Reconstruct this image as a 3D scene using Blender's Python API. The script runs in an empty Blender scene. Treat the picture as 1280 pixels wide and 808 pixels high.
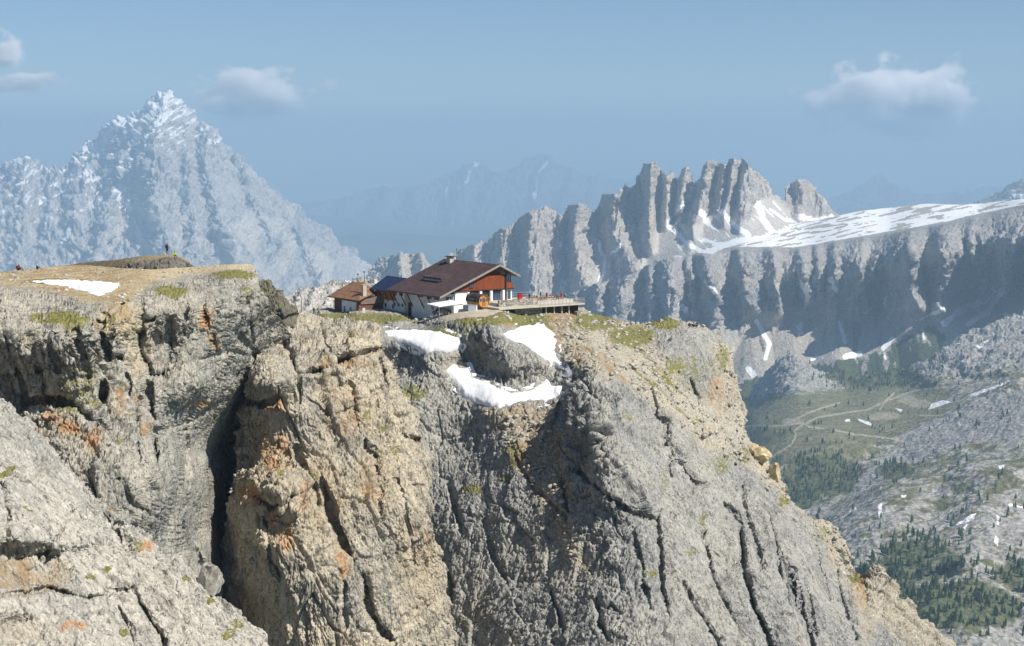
import bpy, math, random
import numpy as np
from mathutils import Vector

# ---------------------------------------------------------------- camera
S = bpy.context.scene
COL = S.collection
PITCH = math.atan(224.0 / 2133.0)
F = 2133.33
cam_d = bpy.data.cameras.new("camera")
cam_d.lens = 60.0
cam_d.sensor_width = 36.0
cam_d.clip_start = 1.0
cam_d.clip_end = 200000.0
cam = bpy.data.objects.new("camera", cam_d)
COL.objects.link(cam)
cam.location = (0, 0, 0)
cam.rotation_euler = (math.pi / 2 - PITCH, 0, 0)
S.camera = cam

# ---------------------------------------------------------------- sky, sun, exposure
SUN_AZ = math.radians(120)      # clockwise from the view direction (+Y)
SUN_EL = math.radians(46)
W = bpy.data.worlds.new("World")
S.world = W
W.use_nodes = True
nt = W.node_tree
bg = nt.nodes["Background"]
sky = nt.nodes.new("ShaderNodeTexSky")
sky.sky_type = 'NISHITA'
sky.sun_disc = False
sky.sun_elevation = SUN_EL
sky.sun_rotation = SUN_AZ
sky.altitude = 2700
sky.air_density = 1.0
sky.dust_density = 0.25
sky.ozone_density = 5.0
nt.links.new(sky.outputs[0], bg.inputs[0])
bg.inputs[1].default_value = 0.069
sun_d = bpy.data.lights.new("sun", 'SUN')
sun_d.energy = 5.0
sun_d.angle = math.radians(0.5)
sun_d.color = (1.0, 0.945, 0.86)
sun = bpy.data.objects.new("sun", sun_d)
COL.objects.link(sun)
sdir = Vector((math.sin(SUN_AZ) * math.cos(SUN_EL), math.cos(SUN_AZ) * math.cos(SUN_EL), math.sin(SUN_EL)))
sun.rotation_euler = sdir.to_track_quat('Z', 'Y').to_euler()
sun.location = sdir * 500
S.view_settings.view_transform = 'Standard'
S.view_settings.look = 'None'
S.view_settings.exposure = 0.40
S.view_settings.gamma = 1.0
S.cycles.max_bounces = 14
S.cycles.diffuse_bounces = 3
S.cycles.glossy_bounces = 1
S.cycles.transmission_bounces = 2
S.cycles.volume_bounces = 14
S.cycles.transparent_max_bounces = 6
S.cycles.use_denoising = True

# ---------------------------------------------------------------- helpers
SP, CP = math.sin(PITCH), math.cos(PITCH)


def unproject(px, py, Y):
    """world point at forward distance Y for a design direction"""
    a = (np.asarray(px, dtype=np.float64) - 640.0) / F
    b = (404.0 - np.asarray(py, dtype=np.float64)) / F
    dy = CP + b * SP
    dz = -SP + b * CP
    Y = np.asarray(Y, dtype=np.float64)
    return np.stack([a / dy * Y, Y + 0 * a, dz / dy * Y], -1)


_rng = np.random.RandomState(7)
_perm = _rng.permutation(256).astype(np.int32)
_perm = np.concatenate([_perm, _perm])
_g = _rng.normal(size=(256, 3))
_g = (_g / np.linalg.norm(_g, axis=1)[:, None]).astype(np.float32)


def perlin(P):
    P = np.asarray(P, dtype=np.float32)
    i = np.floor(P)
    f = P - i
    i = i.astype(np.int32) & 255
    u = f * f * f * (f * (f * 6 - 15) + 10)
    out = 0
    for dx in (0, 1):
        wx = u[:, 0] if dx else 1 - u[:, 0]
        for dy in (0, 1):
            wy = wx * (u[:, 1] if dy else 1 - u[:, 1])
            hh = _perm[_perm[(i[:, 0] + dx) & 255] + ((i[:, 1] + dy) & 255)]
            for dz in (0, 1):
                h = _perm[hh + ((i[:, 2] + dz) & 255)]
                g = _g[h]
                d = g[:, 0] * (f[:, 0] - dx) + g[:, 1] * (f[:, 1] - dy) + g[:, 2] * (f[:, 2] - dz)
                out = out + wy * (u[:, 2] if dz else 1 - u[:, 2]) * d
    return out * 1.5


def fbm(P, octv=4, gain=0.5, lac=2.03):
    s, a, q = 0, 1.0, np.asarray(P, dtype=np.float32)
    for k in range(octv):
        s = s + a * perlin(q + 17.3 * k)
        a *= gain
        q = q * lac
    return s


def ridged(P, octv=3, gain=0.5):
    s, a, q = 0, 1.0, np.asarray(P, dtype=np.float32)
    for k in range(octv):
        s = s + a * (1 - 2.2 * np.abs(perlin(q + 9.1 * k)))
        a *= gain
        q = q * 2.1
    return s


def worley(P):
    """F1, F2 distances"""
    P = np.asarray(P, dtype=np.float32)
    i = np.floor(P).astype(np.int32)
    f1 = np.full(len(P), 9.0, np.float32)
    f2 = f1.copy()
    cid = np.zeros(len(P), np.float32)
    for dx in (-1, 0, 1):
        for dy in (-1, 0, 1):
            for dz in (-1, 0, 1):
                c = i + np.array((dx, dy, dz))
                h = _perm[_perm[_perm[c[:, 0] & 255] + (c[:, 1] & 255)] + (c[:, 2] & 255)]
                g = _g[h] * 0.45 + 0.5
                d = np.sqrt(((c + g - P) ** 2).sum(1))
                m1 = d < f1
                f2 = np.where(m1, f1, np.minimum(f2, d))
                cid = np.where(m1, h / 255.0, cid)
                f1 = np.where(m1, d, f1)
    return f1, f2, cid


def facets(P, k=1.0):
    """angular blocks: every cell is a tilted plane; also the distance to the joints between cells"""
    P = np.asarray(P, dtype=np.float32)
    i = np.floor(P).astype(np.int32)
    f1 = np.full(len(P), 9.0, np.float32)
    f2 = f1.copy()
    val = np.zeros(len(P), np.float32)
    for dx in (-1, 0, 1):
        for dy in (-1, 0, 1):
            for dz in (-1, 0, 1):
                c = i + np.array((dx, dy, dz))
                h = _perm[_perm[_perm[c[:, 0] & 255] + (c[:, 1] & 255)] + (c[:, 2] & 255)]
                r = P - (c + _g[h] * 0.45 + 0.5)
                d = np.sqrt((r ** 2).sum(1))
                m1 = d < f1
                f2 = np.where(m1, f1, np.minimum(f2, d))
                g2 = _g[(h * 7 + 3) & 255]
                v = (h / 255.0 - 0.5) + k * (g2 * r).sum(1)
                val = np.where(m1, v, val)
                f1 = np.where(m1, d, f1)
    return val, f2 - f1


def smooth(e0, e1, x):
    t = np.clip((x - e0) / (e1 - e0), 0, 1)
    return t * t * (3 - 2 * t)


def tps(ctrl, px, py):
    """thin plate spline through (x, y, value) control points"""
    C = np.array(ctrl, dtype=np.float64)
    X = C[:, :2] / 100.0
    n = len(X)

    def U(r2):
        return np.where(r2 > 1e-9, 0.5 * r2 * np.log(np.maximum(r2, 1e-9)), 0)
    K = U(((X[:, None] - X[None]) ** 2).sum(-1)) + np.eye(n) * 0.02
    Pm = np.hstack([np.ones((n, 1)), X])
    A = np.zeros((n + 3, n + 3))
    A[:n, :n] = K
    A[:n, n:] = Pm
    A[n:, :n] = Pm.T
    sol = np.linalg.solve(A, np.concatenate([C[:, 2], np.zeros(3)]))
    x, y = px / 100.0, py / 100.0
    out = sol[n] + sol[n + 1] * x + sol[n + 2] * y
    for k in range(n):
        out = out + sol[k] * U((x - X[k, 0]) ** 2 + (y - X[k, 1]) ** 2)
    return out


def pdist(px, py, pts):
    """distance to an open polyline, and position along it 0..1"""
    best = np.full(px.shape, 1e9)
    tt = np.zeros(px.shape)
    n = len(pts) - 1
    for k in range(n):
        ax, ay = pts[k]
        bx, by = pts[k + 1]
        dx, dy = bx - ax, by - ay
        t = np.clip(((px - ax) * dx + (py - ay) * dy) / (dx * dx + dy * dy + 1e-9), 0, 1)
        d = np.hypot(px - ax - t * dx, py - ay - t * dy)
        m = d < best
        best = np.where(m, d, best)
        tt = np.where(m, (k + t) / n, tt)
    return best, tt


def sdpoly(px, py, pts):
    """signed distance to a polygon, positive inside"""
    d, _ = pdist(px, py, list(pts) + [pts[0]])
    ins = np.zeros(px.shape, bool)
    n = len(pts)
    for k in range(n):
        ax, ay = pts[k]
        bx, by = pts[(k + 1) % n]
        c = ((ay > py) != (by > py)) & (px < (bx - ax) * (py - ay) / (by - ay + 1e-12) + ax)
        ins ^= c
    return np.where(ins, d, -d)


def rib(px, py, pts, wl, wr, A):
    """a buttress: comes forward by A, falls away over wl to its left, wr to its right"""
    ys = np.array([p[1] for p in pts], float)
    xs = np.array([p[0] for p in pts], float)
    o = np.argsort(ys)
    xc = np.interp(py, ys[o], xs[o])
    d = px - xc
    prof = np.where(d < 0, 1 - smooth(0, wl, -d), 1 - smooth(0, wr, d))
    fade = smooth(ys.min() - 18, ys.min(), py) * (1 - smooth(ys.max(), ys.max() + 25, py))
    return A * prof * fade


def crack(px, py, pts, w, A):
    d, t = pdist(px, py, pts)
    return 1.15 * A * np.exp(-(d / (0.75 * w)) ** 2) * (0.35 + 0.65 * np.sin(np.pi * np.clip(t, 0.03, 0.97)) ** 0.5)


def mesh_from_grid(name, P, mat, attrs=None, kind='structure', face_mask=None):
    """P: (nv, nu, 3) grid of points -> one mesh object"""
    nv, nu = P.shape[:2]
    idx = np.arange(nv * nu, dtype=np.int32).reshape(nv, nu)
    q = np.stack([idx[1:, :-1], idx[1:, 1:], idx[:-1, 1:], idx[:-1, :-1]], -1).reshape(-1, 4)
    V = P.reshape(-1, 3)
    if face_mask is not None:
        q = q[face_mask.reshape(-1)]
        used = np.zeros(len(V), bool)
        used[q.reshape(-1)] = True
        remap = np.cumsum(used) - 1
        V = V[used]
        q = remap[q].astype(np.int32)
        if attrs:
            attrs = {k: a.reshape(-1)[used] for k, a in attrs.items()}
    me = bpy.data.meshes.new(name)
    me.vertices.add(len(V))
    me.vertices.foreach_set("co", V.astype(np.float32).ravel())
    me.loops.add(len(q) * 4)
    me.loops.foreach_set("vertex_index", q.astype(np.int32).ravel())
    me.polygons.add(len(q))
    me.polygons.foreach_set("loop_start", np.arange(0, len(q) * 4, 4, dtype=np.int32))
    me.polygons.foreach_set("use_smooth", np.ones(len(q), bool))
    if attrs:
        for k, a in attrs.items():
            at = me.attributes.new(k, 'FLOAT', 'POINT')
            at.data.foreach_set("value", a.reshape(-1).astype(np.float32))
    me.update(calc_edges=True)
    me.validate()
    me.materials.append(mat)
    o = bpy.data.objects.new(name, me)
    COL.objects.link(o)
    if kind:
        o['kind'] = kind
    return o


def ruled(T, B, step, nvr=None, mid=None):
    """matched knot lists -> px, py grids"""
    T = np.array(T, float)
    B = np.array(B, float)
    L = np.maximum(np.hypot(*np.diff(T, axis=0).T), np.hypot(*np.diff(B, axis=0).T))
    L = np.maximum(L, 0.5)
    cu = np.concatenate([[0], np.cumsum(L)])
    nu = int(cu[-1] / step) + 2
    u = np.linspace(0, cu[-1], nu)
    Tx, Ty = np.interp(u, cu, T[:, 0]), np.interp(u, cu, T[:, 1])
    Bx, By = np.interp(u, cu, B[:, 0]), np.interp(u, cu, B[:, 1])
    H = np.hypot(Tx - Bx, Ty - By).max()
    nv = nvr or int(H / step) + 2
    v = np.linspace(0, 1, nv)[:, None]
    return (1 - v) * Tx + v * Bx, (1 - v) * Ty + v * By


def normals(P):
    du = np.gradient(P, axis=1)
    dv = np.gradient(P, axis=0)
    n = np.cross(dv, du)
    n /= np.linalg.norm(n, axis=-1, keepdims=True) + 1e-9
    # towards the camera side
    s = np.sign(-(n * P).sum(-1, keepdims=True))
    n = n * np.where(s == 0, 1, s)
    return n


def blur(A, k):
    for _ in range(k):
        A = A.copy()
        A[1:-1] = (A[:-2] + 2 * A[1:-1] + A[2:]) / 4
        A[:, 1:-1] = (A[:, :-2] + 2 * A[:, 1:-1] + A[:, 2:]) / 4
    return A


def relief(T, B, step, ctrl, depthfx=None, disp=None, wrap=(), ampmask=None, wscale=1.0, inward=None, grz=0.45):
    """a rock mass: returns px, py, smooth base points, displaced points (wrap rows first)"""
    px, py = ruled(T, B, step)
    D = tps(ctrl, px, py)
    if depthfx:
        D = D + depthfx(px, py)
    base = unproject(px, py, D)
    N = blur(normals(base), 4)
    N /= np.linalg.norm(N, axis=-1, keepdims=True)
    P = base.copy()
    if disp:
        d = disp(base.reshape(-1, 3), px.reshape(-1), py.reshape(-1), N.reshape(-1, 3)).reshape(px.shape)
        if ampmask is not None:
            d = d * ampmask(px, py)
        nv_ = np.abs((N * base).sum(-1)) / np.linalg.norm(base, axis=-1)
        d = d * (grz + (1 - grz) * smooth(0.10, 0.45, nv_))
        P = base + N * d[..., None]
    if wrap:
        # carry the surface over its outline and down behind
        rows = []
        dx = px[-1] - px[0]
        dy = py[-1] - py[0]
        ln = np.hypot(dx, dy) + 1e-9
        if inward:
            dx, dy = inward(px[0], py[0])
            ln0 = np.hypot(dx, dy) + 1e-9
            dx, dy = dx / ln0 * ln, dy / ln0 * ln
        off = P[0] - base[0]
        for back, inn in wrap:
            k = min(inn * 8.0, 1e9)
            kk = np.minimum(k, ln * 0.6)
            r = unproject(px[0] + dx / ln * kk, py[0] + dy / ln * kk, D[0] + back * wscale) + off
            rows.append(r)
        rows = np.array(rows[::-1])
        n = len(rows)
        P = np.concatenate([rows, P], 0)
        base = np.concatenate([rows, base], 0)
        px = np.concatenate([np.repeat(px[:1], n, 0), px], 0)
        py = np.concatenate([np.repeat(py[:1], n, 0), py], 0)
    return px, py, base, P


# ---------------------------------------------------------------- materials
def nodemat(name):
    m = bpy.data.materials.new(name)
    m.use_nodes = True
    t = m.node_tree
    b = t.nodes["Principled BSDF"]
    b.inputs["Roughness"].default_value = 0.9
    b.inputs["Specular IOR Level"].default_value = 0.25
    return m, t, b


class G:
    """small node-graph writer"""

    def __init__(s, t):
        s.t = t
        s.co = t.nodes.new("ShaderNodeTexCoord").outputs["Object"]
        s.geo = t.nodes.new("ShaderNodeNewGeometry")

    def _in(s, sock, v):
        if isinstance(v, (int, float)):
            sock.default_value = v
        elif isinstance(v, tuple):
            sock.default_value = v if len(v) == len(sock.default_value) else v + (1.0,)
        else:
            s.t.links.new(v, sock)

    def map(s, scale=(1, 1, 1), rot=(0, 0, 0), vec=None):
        n = s.t.nodes.new("ShaderNodeMapping")
        s._in(n.inputs["Vector"], vec or s.co)
        n.inputs["Scale"].default_value = scale
        n.inputs["Rotation"].default_value = rot
        return n.outputs[0]

    def noise(s, scale, det=5, rough=0.6, vec=None, dist=0.0):
        n = s.t.nodes.new("ShaderNodeTexNoise")
        s._in(n.inputs["Vector"], vec or s.co)
        n.inputs["Scale"].default_value = scale
        n.inputs["Detail"].default_value = det
        n.inputs["Roughness"].default_value = rough
        n.inputs["Distortion"].default_value = dist
        return n.outputs["Fac"]

    def voro(s, scale, feature='F1', vec=None, out="Distance", rnd=1.0):
        n = s.t.nodes.new("ShaderNodeTexVoronoi")
        n.feature = feature
        s._in(n.inputs["Vector"], vec or s.co)
        n.inputs["Scale"].default_value = scale
        n.inputs["Randomness"].default_value = rnd
        return n.outputs[out]

    def ramp(s, v, a, b, lo=0.0, hi=1.0):
        n = s.t.nodes.new("ShaderNodeMapRange")
        s._in(n.inputs["Value"], v)
        n.inputs["From Min"].default_value = a
        n.inputs["From Max"].default_value = b
        n.inputs["To Min"].default_value = lo
        n.inputs["To Max"].default_value = hi
        n.interpolation_type = 'SMOOTHSTEP'
        return n.outputs[0]

    def math(s, op, a, b=0.0, clamp=False):
        n = s.t.nodes.new("ShaderNodeMath")
        n.operation = op
        n.use_clamp = clamp
        s._in(n.inputs[0], a)
        s._in(n.inputs[1], b)
        return n.outputs[0]

    def mix(s, f, a, b):
        n = s.t.nodes.new("ShaderNodeMix")
        n.data_type = 'RGBA'
        s._in(n.inputs[0], f)
        s._in(n.inputs[6], a)
        s._in(n.inputs[7], b)
        return n.outputs[2]

    def attr(s, name):
        n = s.t.nodes.new("ShaderNodeAttribute")
        n.attribute_name = name
        return n.outputs["Fac"]

    def up(s):
        n = s.t.nodes.new("ShaderNodeSeparateXYZ")
        s.t.links.new(s.geo.outputs["Normal"], n.inputs[0])
        return n.outputs[2]

    def bump(s, h, strength, dist, normal=None):
        n = s.t.nodes.new("ShaderNodeBump")
        s._in(n.inputs["Height"], h)
        n.inputs["Strength"].default_value = strength
        n.inputs["Distance"].default_value = dist
        if normal is not None:
            s.t.links.new(normal, n.inputs["Normal"])
        return n.outputs[0]


def rock_material(name, u, cool, warm, dark, veg=(0.125, 0.12, 0.04), orange=(0.54, 0.29, 0.135),
                  scree=(0.46, 0.42, 0.33), bump=1.0, veg_up=0.35, streak=1.0, lean=0.0, pits=0.85):
    """u = metres of the smallest block; masks come from the mesh: veg, orange, scree, snow, dirt"""
    m, t, b = nodemat(name)
    g = G(t)
    sep = t.nodes.new("ShaderNodeSeparateXYZ")
    t.links.new(g.co, sep.inputs[0])
    com = t.nodes.new("ShaderNodeCombineXYZ")
    t.links.new(g.math('ADD', sep.outputs[0], g.math('MULTIPLY', sep.outputs[2], lean)), com.inputs[0])
    t.links.new(sep.outputs[1], com.inputs[1])
    t.links.new(sep.outputs[2], com.inputs[2])
    LN = com.outputs[0]
    big = g.noise(0.05 / u, 4, 0.6)
    mid = g.noise(0.35 / u, 6, 0.65, g.map((1, 1, 0.35), vec=LN))
    fine = g.noise(1.9 / u, 5, 0.75, g.map((1, 1, 0.45), vec=LN))
    st = g.noise(0.6 / u, 6, 0.75, g.map((1.0, 1.0, 0.10), vec=LN))
    bands = g.noise(0.3 / u, 4, 0.6, g.map((0.12, 0.12, 1.6), (0.06, -0.05, 0)))
    c = g.mix(g.ramp(big, 0.38, 0.62), cool, warm)
    c = g.mix(g.ramp(mid, 0.35, 0.7, 0.0, 0.55), c, tuple(min(1, x * 1.35) for x in warm))
    c = g.mix(g.ramp(st, 0.50, 0.66, 0.0, 0.6 * streak), c, dark)
    c = g.mix(g.ramp(bands, 0.55, 0.72, 0.0, 0.3), c, dark)
    c = g.mix(g.ramp(g.noise(5.0 / u, 3, 0.8), 0.5, 0.75, 0.0, 0.5), c, dark)
    c = g.mix(g.ramp(fine, 0.54, 0.68, 0.0, 0.75), c, tuple(x * 0.45 for x in dark))
    c = g.mix(g.ramp(fine, 0.47, 0.32, 0.0, 0.5), c, tuple(min(1, x * 1.5) for x in warm))
    wv = g.t.nodes.new("ShaderNodeVectorMath")
    wv.operation = 'ADD'
    nz = g.t.nodes.new("ShaderNodeTexNoise")
    nz.inputs["Scale"].default_value = 0.5 / u
    nz.inputs["Detail"].default_value = 3
    t.links.new(g.co, nz.inputs["Vector"])
    sc_ = g.t.nodes.new("ShaderNodeVectorMath")
    sc_.operation = 'SCALE'
    sc_.inputs["Scale"].default_value = 0.5 * u
    t.links.new(nz.outputs["Color"], sc_.inputs[0])
    t.links.new(g.co, wv.inputs[0])
    t.links.new(sc_.outputs[0], wv.inputs[1])
    wc = wv.outputs[0]
    j1 = g.voro(0.16 / u, 'DISTANCE_TO_EDGE', g.map((1, 1, 0.22), (0.0, 0.12, 0), vec=wc))
    j2 = g.voro(0.8 / u, 'DISTANCE_TO_EDGE', g.map((1, 1, 0.3), (0.0, -0.1, 0), vec=wc))
    jm = g.math('MAXIMUM', g.ramp(j1, 0.030, 0.0), g.math('MULTIPLY', g.ramp(j2, 0.06, 0.0), 0.5))
    jm = g.math('MULTIPLY', jm, g.ramp(g.noise(0.4 / u, 3, 0.6), 0.42, 0.60))
    c = g.mix(g.math('MULTIPLY', jm, 0.7), c, tuple(x * 0.5 for x in dark))
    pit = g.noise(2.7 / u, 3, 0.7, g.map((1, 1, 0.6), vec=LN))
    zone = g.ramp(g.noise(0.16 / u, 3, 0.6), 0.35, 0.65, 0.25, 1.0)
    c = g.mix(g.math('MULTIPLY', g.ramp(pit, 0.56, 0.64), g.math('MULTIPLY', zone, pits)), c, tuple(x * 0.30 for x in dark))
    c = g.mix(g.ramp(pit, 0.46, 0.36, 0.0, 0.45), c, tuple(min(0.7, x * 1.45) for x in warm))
    oa = g.attr("orange")
    c = g.mix(g.math('MULTIPLY', oa, 0.55), c, g.mix(g.ramp(fine, 0.4, 0.6), (0.44, 0.35, 0.22), (0.30, 0.235, 0.15)))
    on = g.noise(0.30 / u, 6, 0.7, g.map((1, 1, 0.45), vec=LN))
    om = g.ramp(g.math('ADD', g.math('MULTIPLY', oa, 0.42), g.math('MULTIPLY', on, 0.8)), 0.72, 0.90, 0.0, 0.85)
    c = g.mix(om, c, g.mix(g.ramp(fine, 0.38, 0.6), tuple(x * 1.1 for x in orange), tuple(x * 0.6 for x in orange)))
    sc_n = g.noise(2.2 / u, 3, 0.8)
    scol = g.mix(g.ramp(sc_n, 0.35, 0.65), tuple(x * 0.62 for x in scree), tuple(min(1, x * 1.2) for x in scree))
    sm = g.math('MULTIPLY', g.attr("scree"), g.ramp(g.noise(0.3 / u, 4, 0.7), 0.2, 0.5))
    c = g.mix(sm, c, scol)
    dm = g.math('MULTIPLY', g.attr("dirt_shade"), g.ramp(g.noise(0.4 / u, 5, 0.7), 0.35, 0.6))
    c = g.mix(dm, c, (0.30, 0.18, 0.06))
    vn = g.noise(1.3 / u, 6, 0.85)
    vsum = g.math('ADD', g.math('MULTIPLY', g.attr("veg"), 0.40), g.math('MULTIPLY', g.ramp(g.up(), veg_up, 0.95), 0.20))
    vm = g.ramp(g.math('ADD', vsum, g.math('MULTIPLY', vn, 0.75)), 0.66, 0.74)
    vcol = g.mix(g.ramp(fine, 0.35, 0.65), veg, tuple(x * 2.1 for x in veg))
    c = g.mix(g.math('MULTIPLY', vm, g.ramp(g.attr("veg"), 0.02, 0.3)), c, vcol)
    sn = g.noise(0.25 / u, 6, 0.65, g.map((1.0, 1.0, 2.2)))
    snm = g.ramp(g.math('ADD', g.attr("snow"), g.math('MULTIPLY', g.math('SUBTRACT', sn, 0.5), 1.1)), 0.46, 0.54)
    c = g.mix(snm, c, (0.86, 0.87, 0.88))
    t.links.new(c, b.inputs["Base Color"])
    h = g.math('ADD', g.math('MULTIPLY', g.ramp(j2, 0.0, 0.12), 0.5), g.math('ADD', g.math('MULTIPLY', st, 1.2), g.math('ADD', g.math('MULTIPLY', fine, 1.2), g.math('SUBTRACT', g.math('MULTIPLY', mid, 0.6), g.math('MULTIPLY', pit, 1.0)))))
    hh = g.math('MULTIPLY', h, g.ramp(snm, 0.0, 1.0, 1.0, 0.06))
    t.links.new(g.bump(hh, min(1.0, 0.6 * bump), 0.45 * u), b.inputs["Normal"])
    return m


# ================================================================ NEAR ROCK
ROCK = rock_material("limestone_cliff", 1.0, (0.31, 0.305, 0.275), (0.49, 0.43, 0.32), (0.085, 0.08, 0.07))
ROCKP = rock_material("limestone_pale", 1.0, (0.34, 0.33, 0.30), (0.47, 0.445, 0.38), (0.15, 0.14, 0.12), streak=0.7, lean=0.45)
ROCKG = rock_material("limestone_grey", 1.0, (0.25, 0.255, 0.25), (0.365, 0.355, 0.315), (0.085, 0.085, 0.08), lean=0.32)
ROCKD = rock_material("limestone_shaded", 1.0, (0.12, 0.115, 0.10), (0.17, 0.155, 0.125), (0.05, 0.048, 0.042))  # darker limestone: shade on the knoll front and rear strata sits in the colour


def rock_disp(P, u=1.0, big=1.0, flute=1.0, strata=1.0, block=1.0, fine=1.0, dip=0.12, steep=0.18, lean=0.12):
    P = P.astype(np.float32) / u
    w = np.stack([perlin(P / 11.0), perlin(P / 11.0 + 31), perlin(P / 11.0 + 57)], -1)
    Q = P + w * 1.0
    Q[:, 0] += lean * P[:, 2]

    def A(x, z):
        return Q * np.array((x, x, z), np.float32)
    d = big * 1.1 * fbm(P / 20.0, 2)
    d += flute * 0.75 * (ridged(A(0.13, 0.02), 2) - 0.5)
    d -= flute * 0.42 * (ridged(A(0.42, 0.055), 2) - 0.5)
    d -= flute * 0.22 * (ridged(A(1.2, 0.22) + 5, 2) - 0.5)
    d -= fine * 0.14 * (ridged(A(3.3, 1.0) + 9, 2) - 0.5)
    z = P[:, 2] + w[:, 2] * 1.0 + dip * P[:, 0]
    s = perlin(np.stack([P[:, 0] / 30, P[:, 1] / 30, z / 3.4], -1))
    d += strata * 0.75 * np.clip(s * 2.6, -0.8, 0.4)
    s = perlin(np.stack([P[:, 0] / 14, P[:, 1] / 14, z / 1.1], -1))
    d += strata * 0.16 * np.clip(s * 3, -0.8, 0.5)
    v, e = facets(A(0.17, 0.048), 1.4)
    d += block * (0.9 * v - 0.8 * (1 - smooth(0.0, 0.06, e)))
    v, e = facets(A(0.5, 0.17) + 40, 1.3)
    d += block * (0.44 * v - 0.42 * (1 - smooth(0.0, 0.09, e)))
    v, e = facets(A(1.5, 0.65) + 90, 1.2)
    d += block * (0.30 * v - 0.24 * (1 - smooth(0.0, 0.14, e)))
    d += fine * 0.10 * fbm(A(1.6, 1.2), 3, 0.65)
    return d * u


def zero(px):
    return np.zeros(px.shape)


def blob(px, py, cx, cy, rx, ry, pw=1.0):
    r = np.hypot((px - cx) / rx, (py - cy) / ry)
    return 1 - smooth(0.35, 1.0, r)


WRAP = ((0.6, 0.02), (1.8, 0.15), (4, 0.6), (9, 2), (18, 5), (32, 12))
STEP = 0.95

# ---- slab in the lower left corner -----------------------------------------
T = [(-60, 440), (-5, 487), (30, 525), (60, 560), (100, 598), (150, 640), (200, 682), (235, 705), (262, 730), (300, 762), (345, 812), (390, 870)]
B = [(-60, 880), (-20, 880), (10, 880), (45, 880), (80, 880), (130, 880), (180, 880), (220, 880), (255, 880), (300, 880), (345, 880), (385, 880)]
ctrl = [(-60, 440, 160), (0, 490, 157), (100, 598, 156), (235, 705, 156), (340, 808, 155), (0, 640, 132), (100, 700, 140), (200, 780, 142),
        (0, 808, 116), (150, 860, 122), (300, 860, 138), (0, 560, 146), (380, 870, 154)]


def slab_fx(px, py):
    d = zero(px)
    d += 3.0 * blob(px, py, 25, 712, 75, 42)          # overhung hollow
    d += 1.6 * blob(px, py, 20, 790, 50, 30)
    d -= 2.0 * blob(px, py, 60, 670, 90, 25)
    for pts, w, A in [([(165, 735), (185, 770), (205, 800), (210, 840)], 4, 2.2), ([(148, 760), (165, 790), (170, 830)], 3, 1.6),
                      ([(0, 600), (10, 640), (5, 690)], 5, 1.8), ([(130, 640), (150, 665), (160, 690)], 3, 1.2),
                      ([(0, 745), (60, 735), (110, 748), (170, 735)], 4, 1.6), ([(20, 700), (60, 690), (90, 640)], 3, 1.0)]:
        d += crack(px, py, pts, w, A)
    return d


px, py, base, P = relief(T, B, STEP, ctrl, slab_fx, lambda P, x, y, n: rock_disp(P, 0.62, 0.8, 0.5, 0.8, 0.8, 1.3, dip=0.35, lean=0.45), WRAP)
at = dict(veg=0.8 * np.maximum.reduce([blob(px, py, *c) for c in [(60, 690, 26, 9), (30, 640, 12, 7), (112, 722, 10, 9), (132, 712, 9, 6), (175, 680, 9, 12), (8, 590, 14, 6),
                                                      (300, 778, 16, 12), (262, 752, 9, 9), (230, 728, 9, 7), (83, 575, 8, 6), (290, 790, 12, 8), (155, 792, 10, 8)]]),
          orange=np.maximum.reduce([blob(px, py, *c) for c in [(145, 632, 16, 10), (90, 785, 30, 9), (186, 680, 14, 9)]]) + 0.45 * blob(px, py, 40, 722, 70, 14) + 0.45 * blob(px, py, 20, 790, 60, 30),
          scree=zero(px), snow=zero(px), dirt_shade=0.7 * blob(px, py, 25, 715, 75, 40))  # brown over the hollow also paints in the shade under its overhang
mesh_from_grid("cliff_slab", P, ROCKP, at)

# ---- left massif with its plateau --------------------------------------------
T = [(-60, 342), (0, 340), (40, 336), (75, 332), (110, 332), (150, 335), (190, 337), (235, 334), (280, 331), (312, 330), (318, 333), (326, 352), (331, 375),
     (342, 392), (352, 398), (362, 420), (385, 450), (400, 520)]
B = [(-60, 600), (0, 640), (30, 690), (50, 720), (80, 740), (110, 770), (140, 800), (180, 830), (215, 850), (240, 860), (260, 865), (280, 870), (300, 870),
     (330, 870), (350, 870), (370, 870), (395, 870), (420, 870)]
ctrl = [(-60, 342, 255), (0, 340, 256), (110, 332, 264), (235, 334, 264), (312, 331, 259), (-60, 360, 222), (0, 357, 224), (100, 373, 214), (160, 378, 213), (60, 352, 238), (110, 350, 240),
        (190, 352, 233), (232, 352, 236), (280, 345, 244), (318, 345, 249), (0, 480, 203), (120, 470, 204), (60, 600, 190), (160, 560, 196), (200, 640, 204), (200, 430, 221), (250, 480, 226),
        (220, 600, 214), (290, 430, 243), (330, 400, 258), (340, 440, 272), (300, 520, 276), (262, 560, 262), (245, 640, 246), (215, 680, 222), (255, 740, 246), (284, 640, 284), (320, 760, 284),
        (360, 500, 296), (400, 600, 300), (230, 860, 215), (340, 860, 280), (420, 860, 300), (235, 520, 232)]


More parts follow.
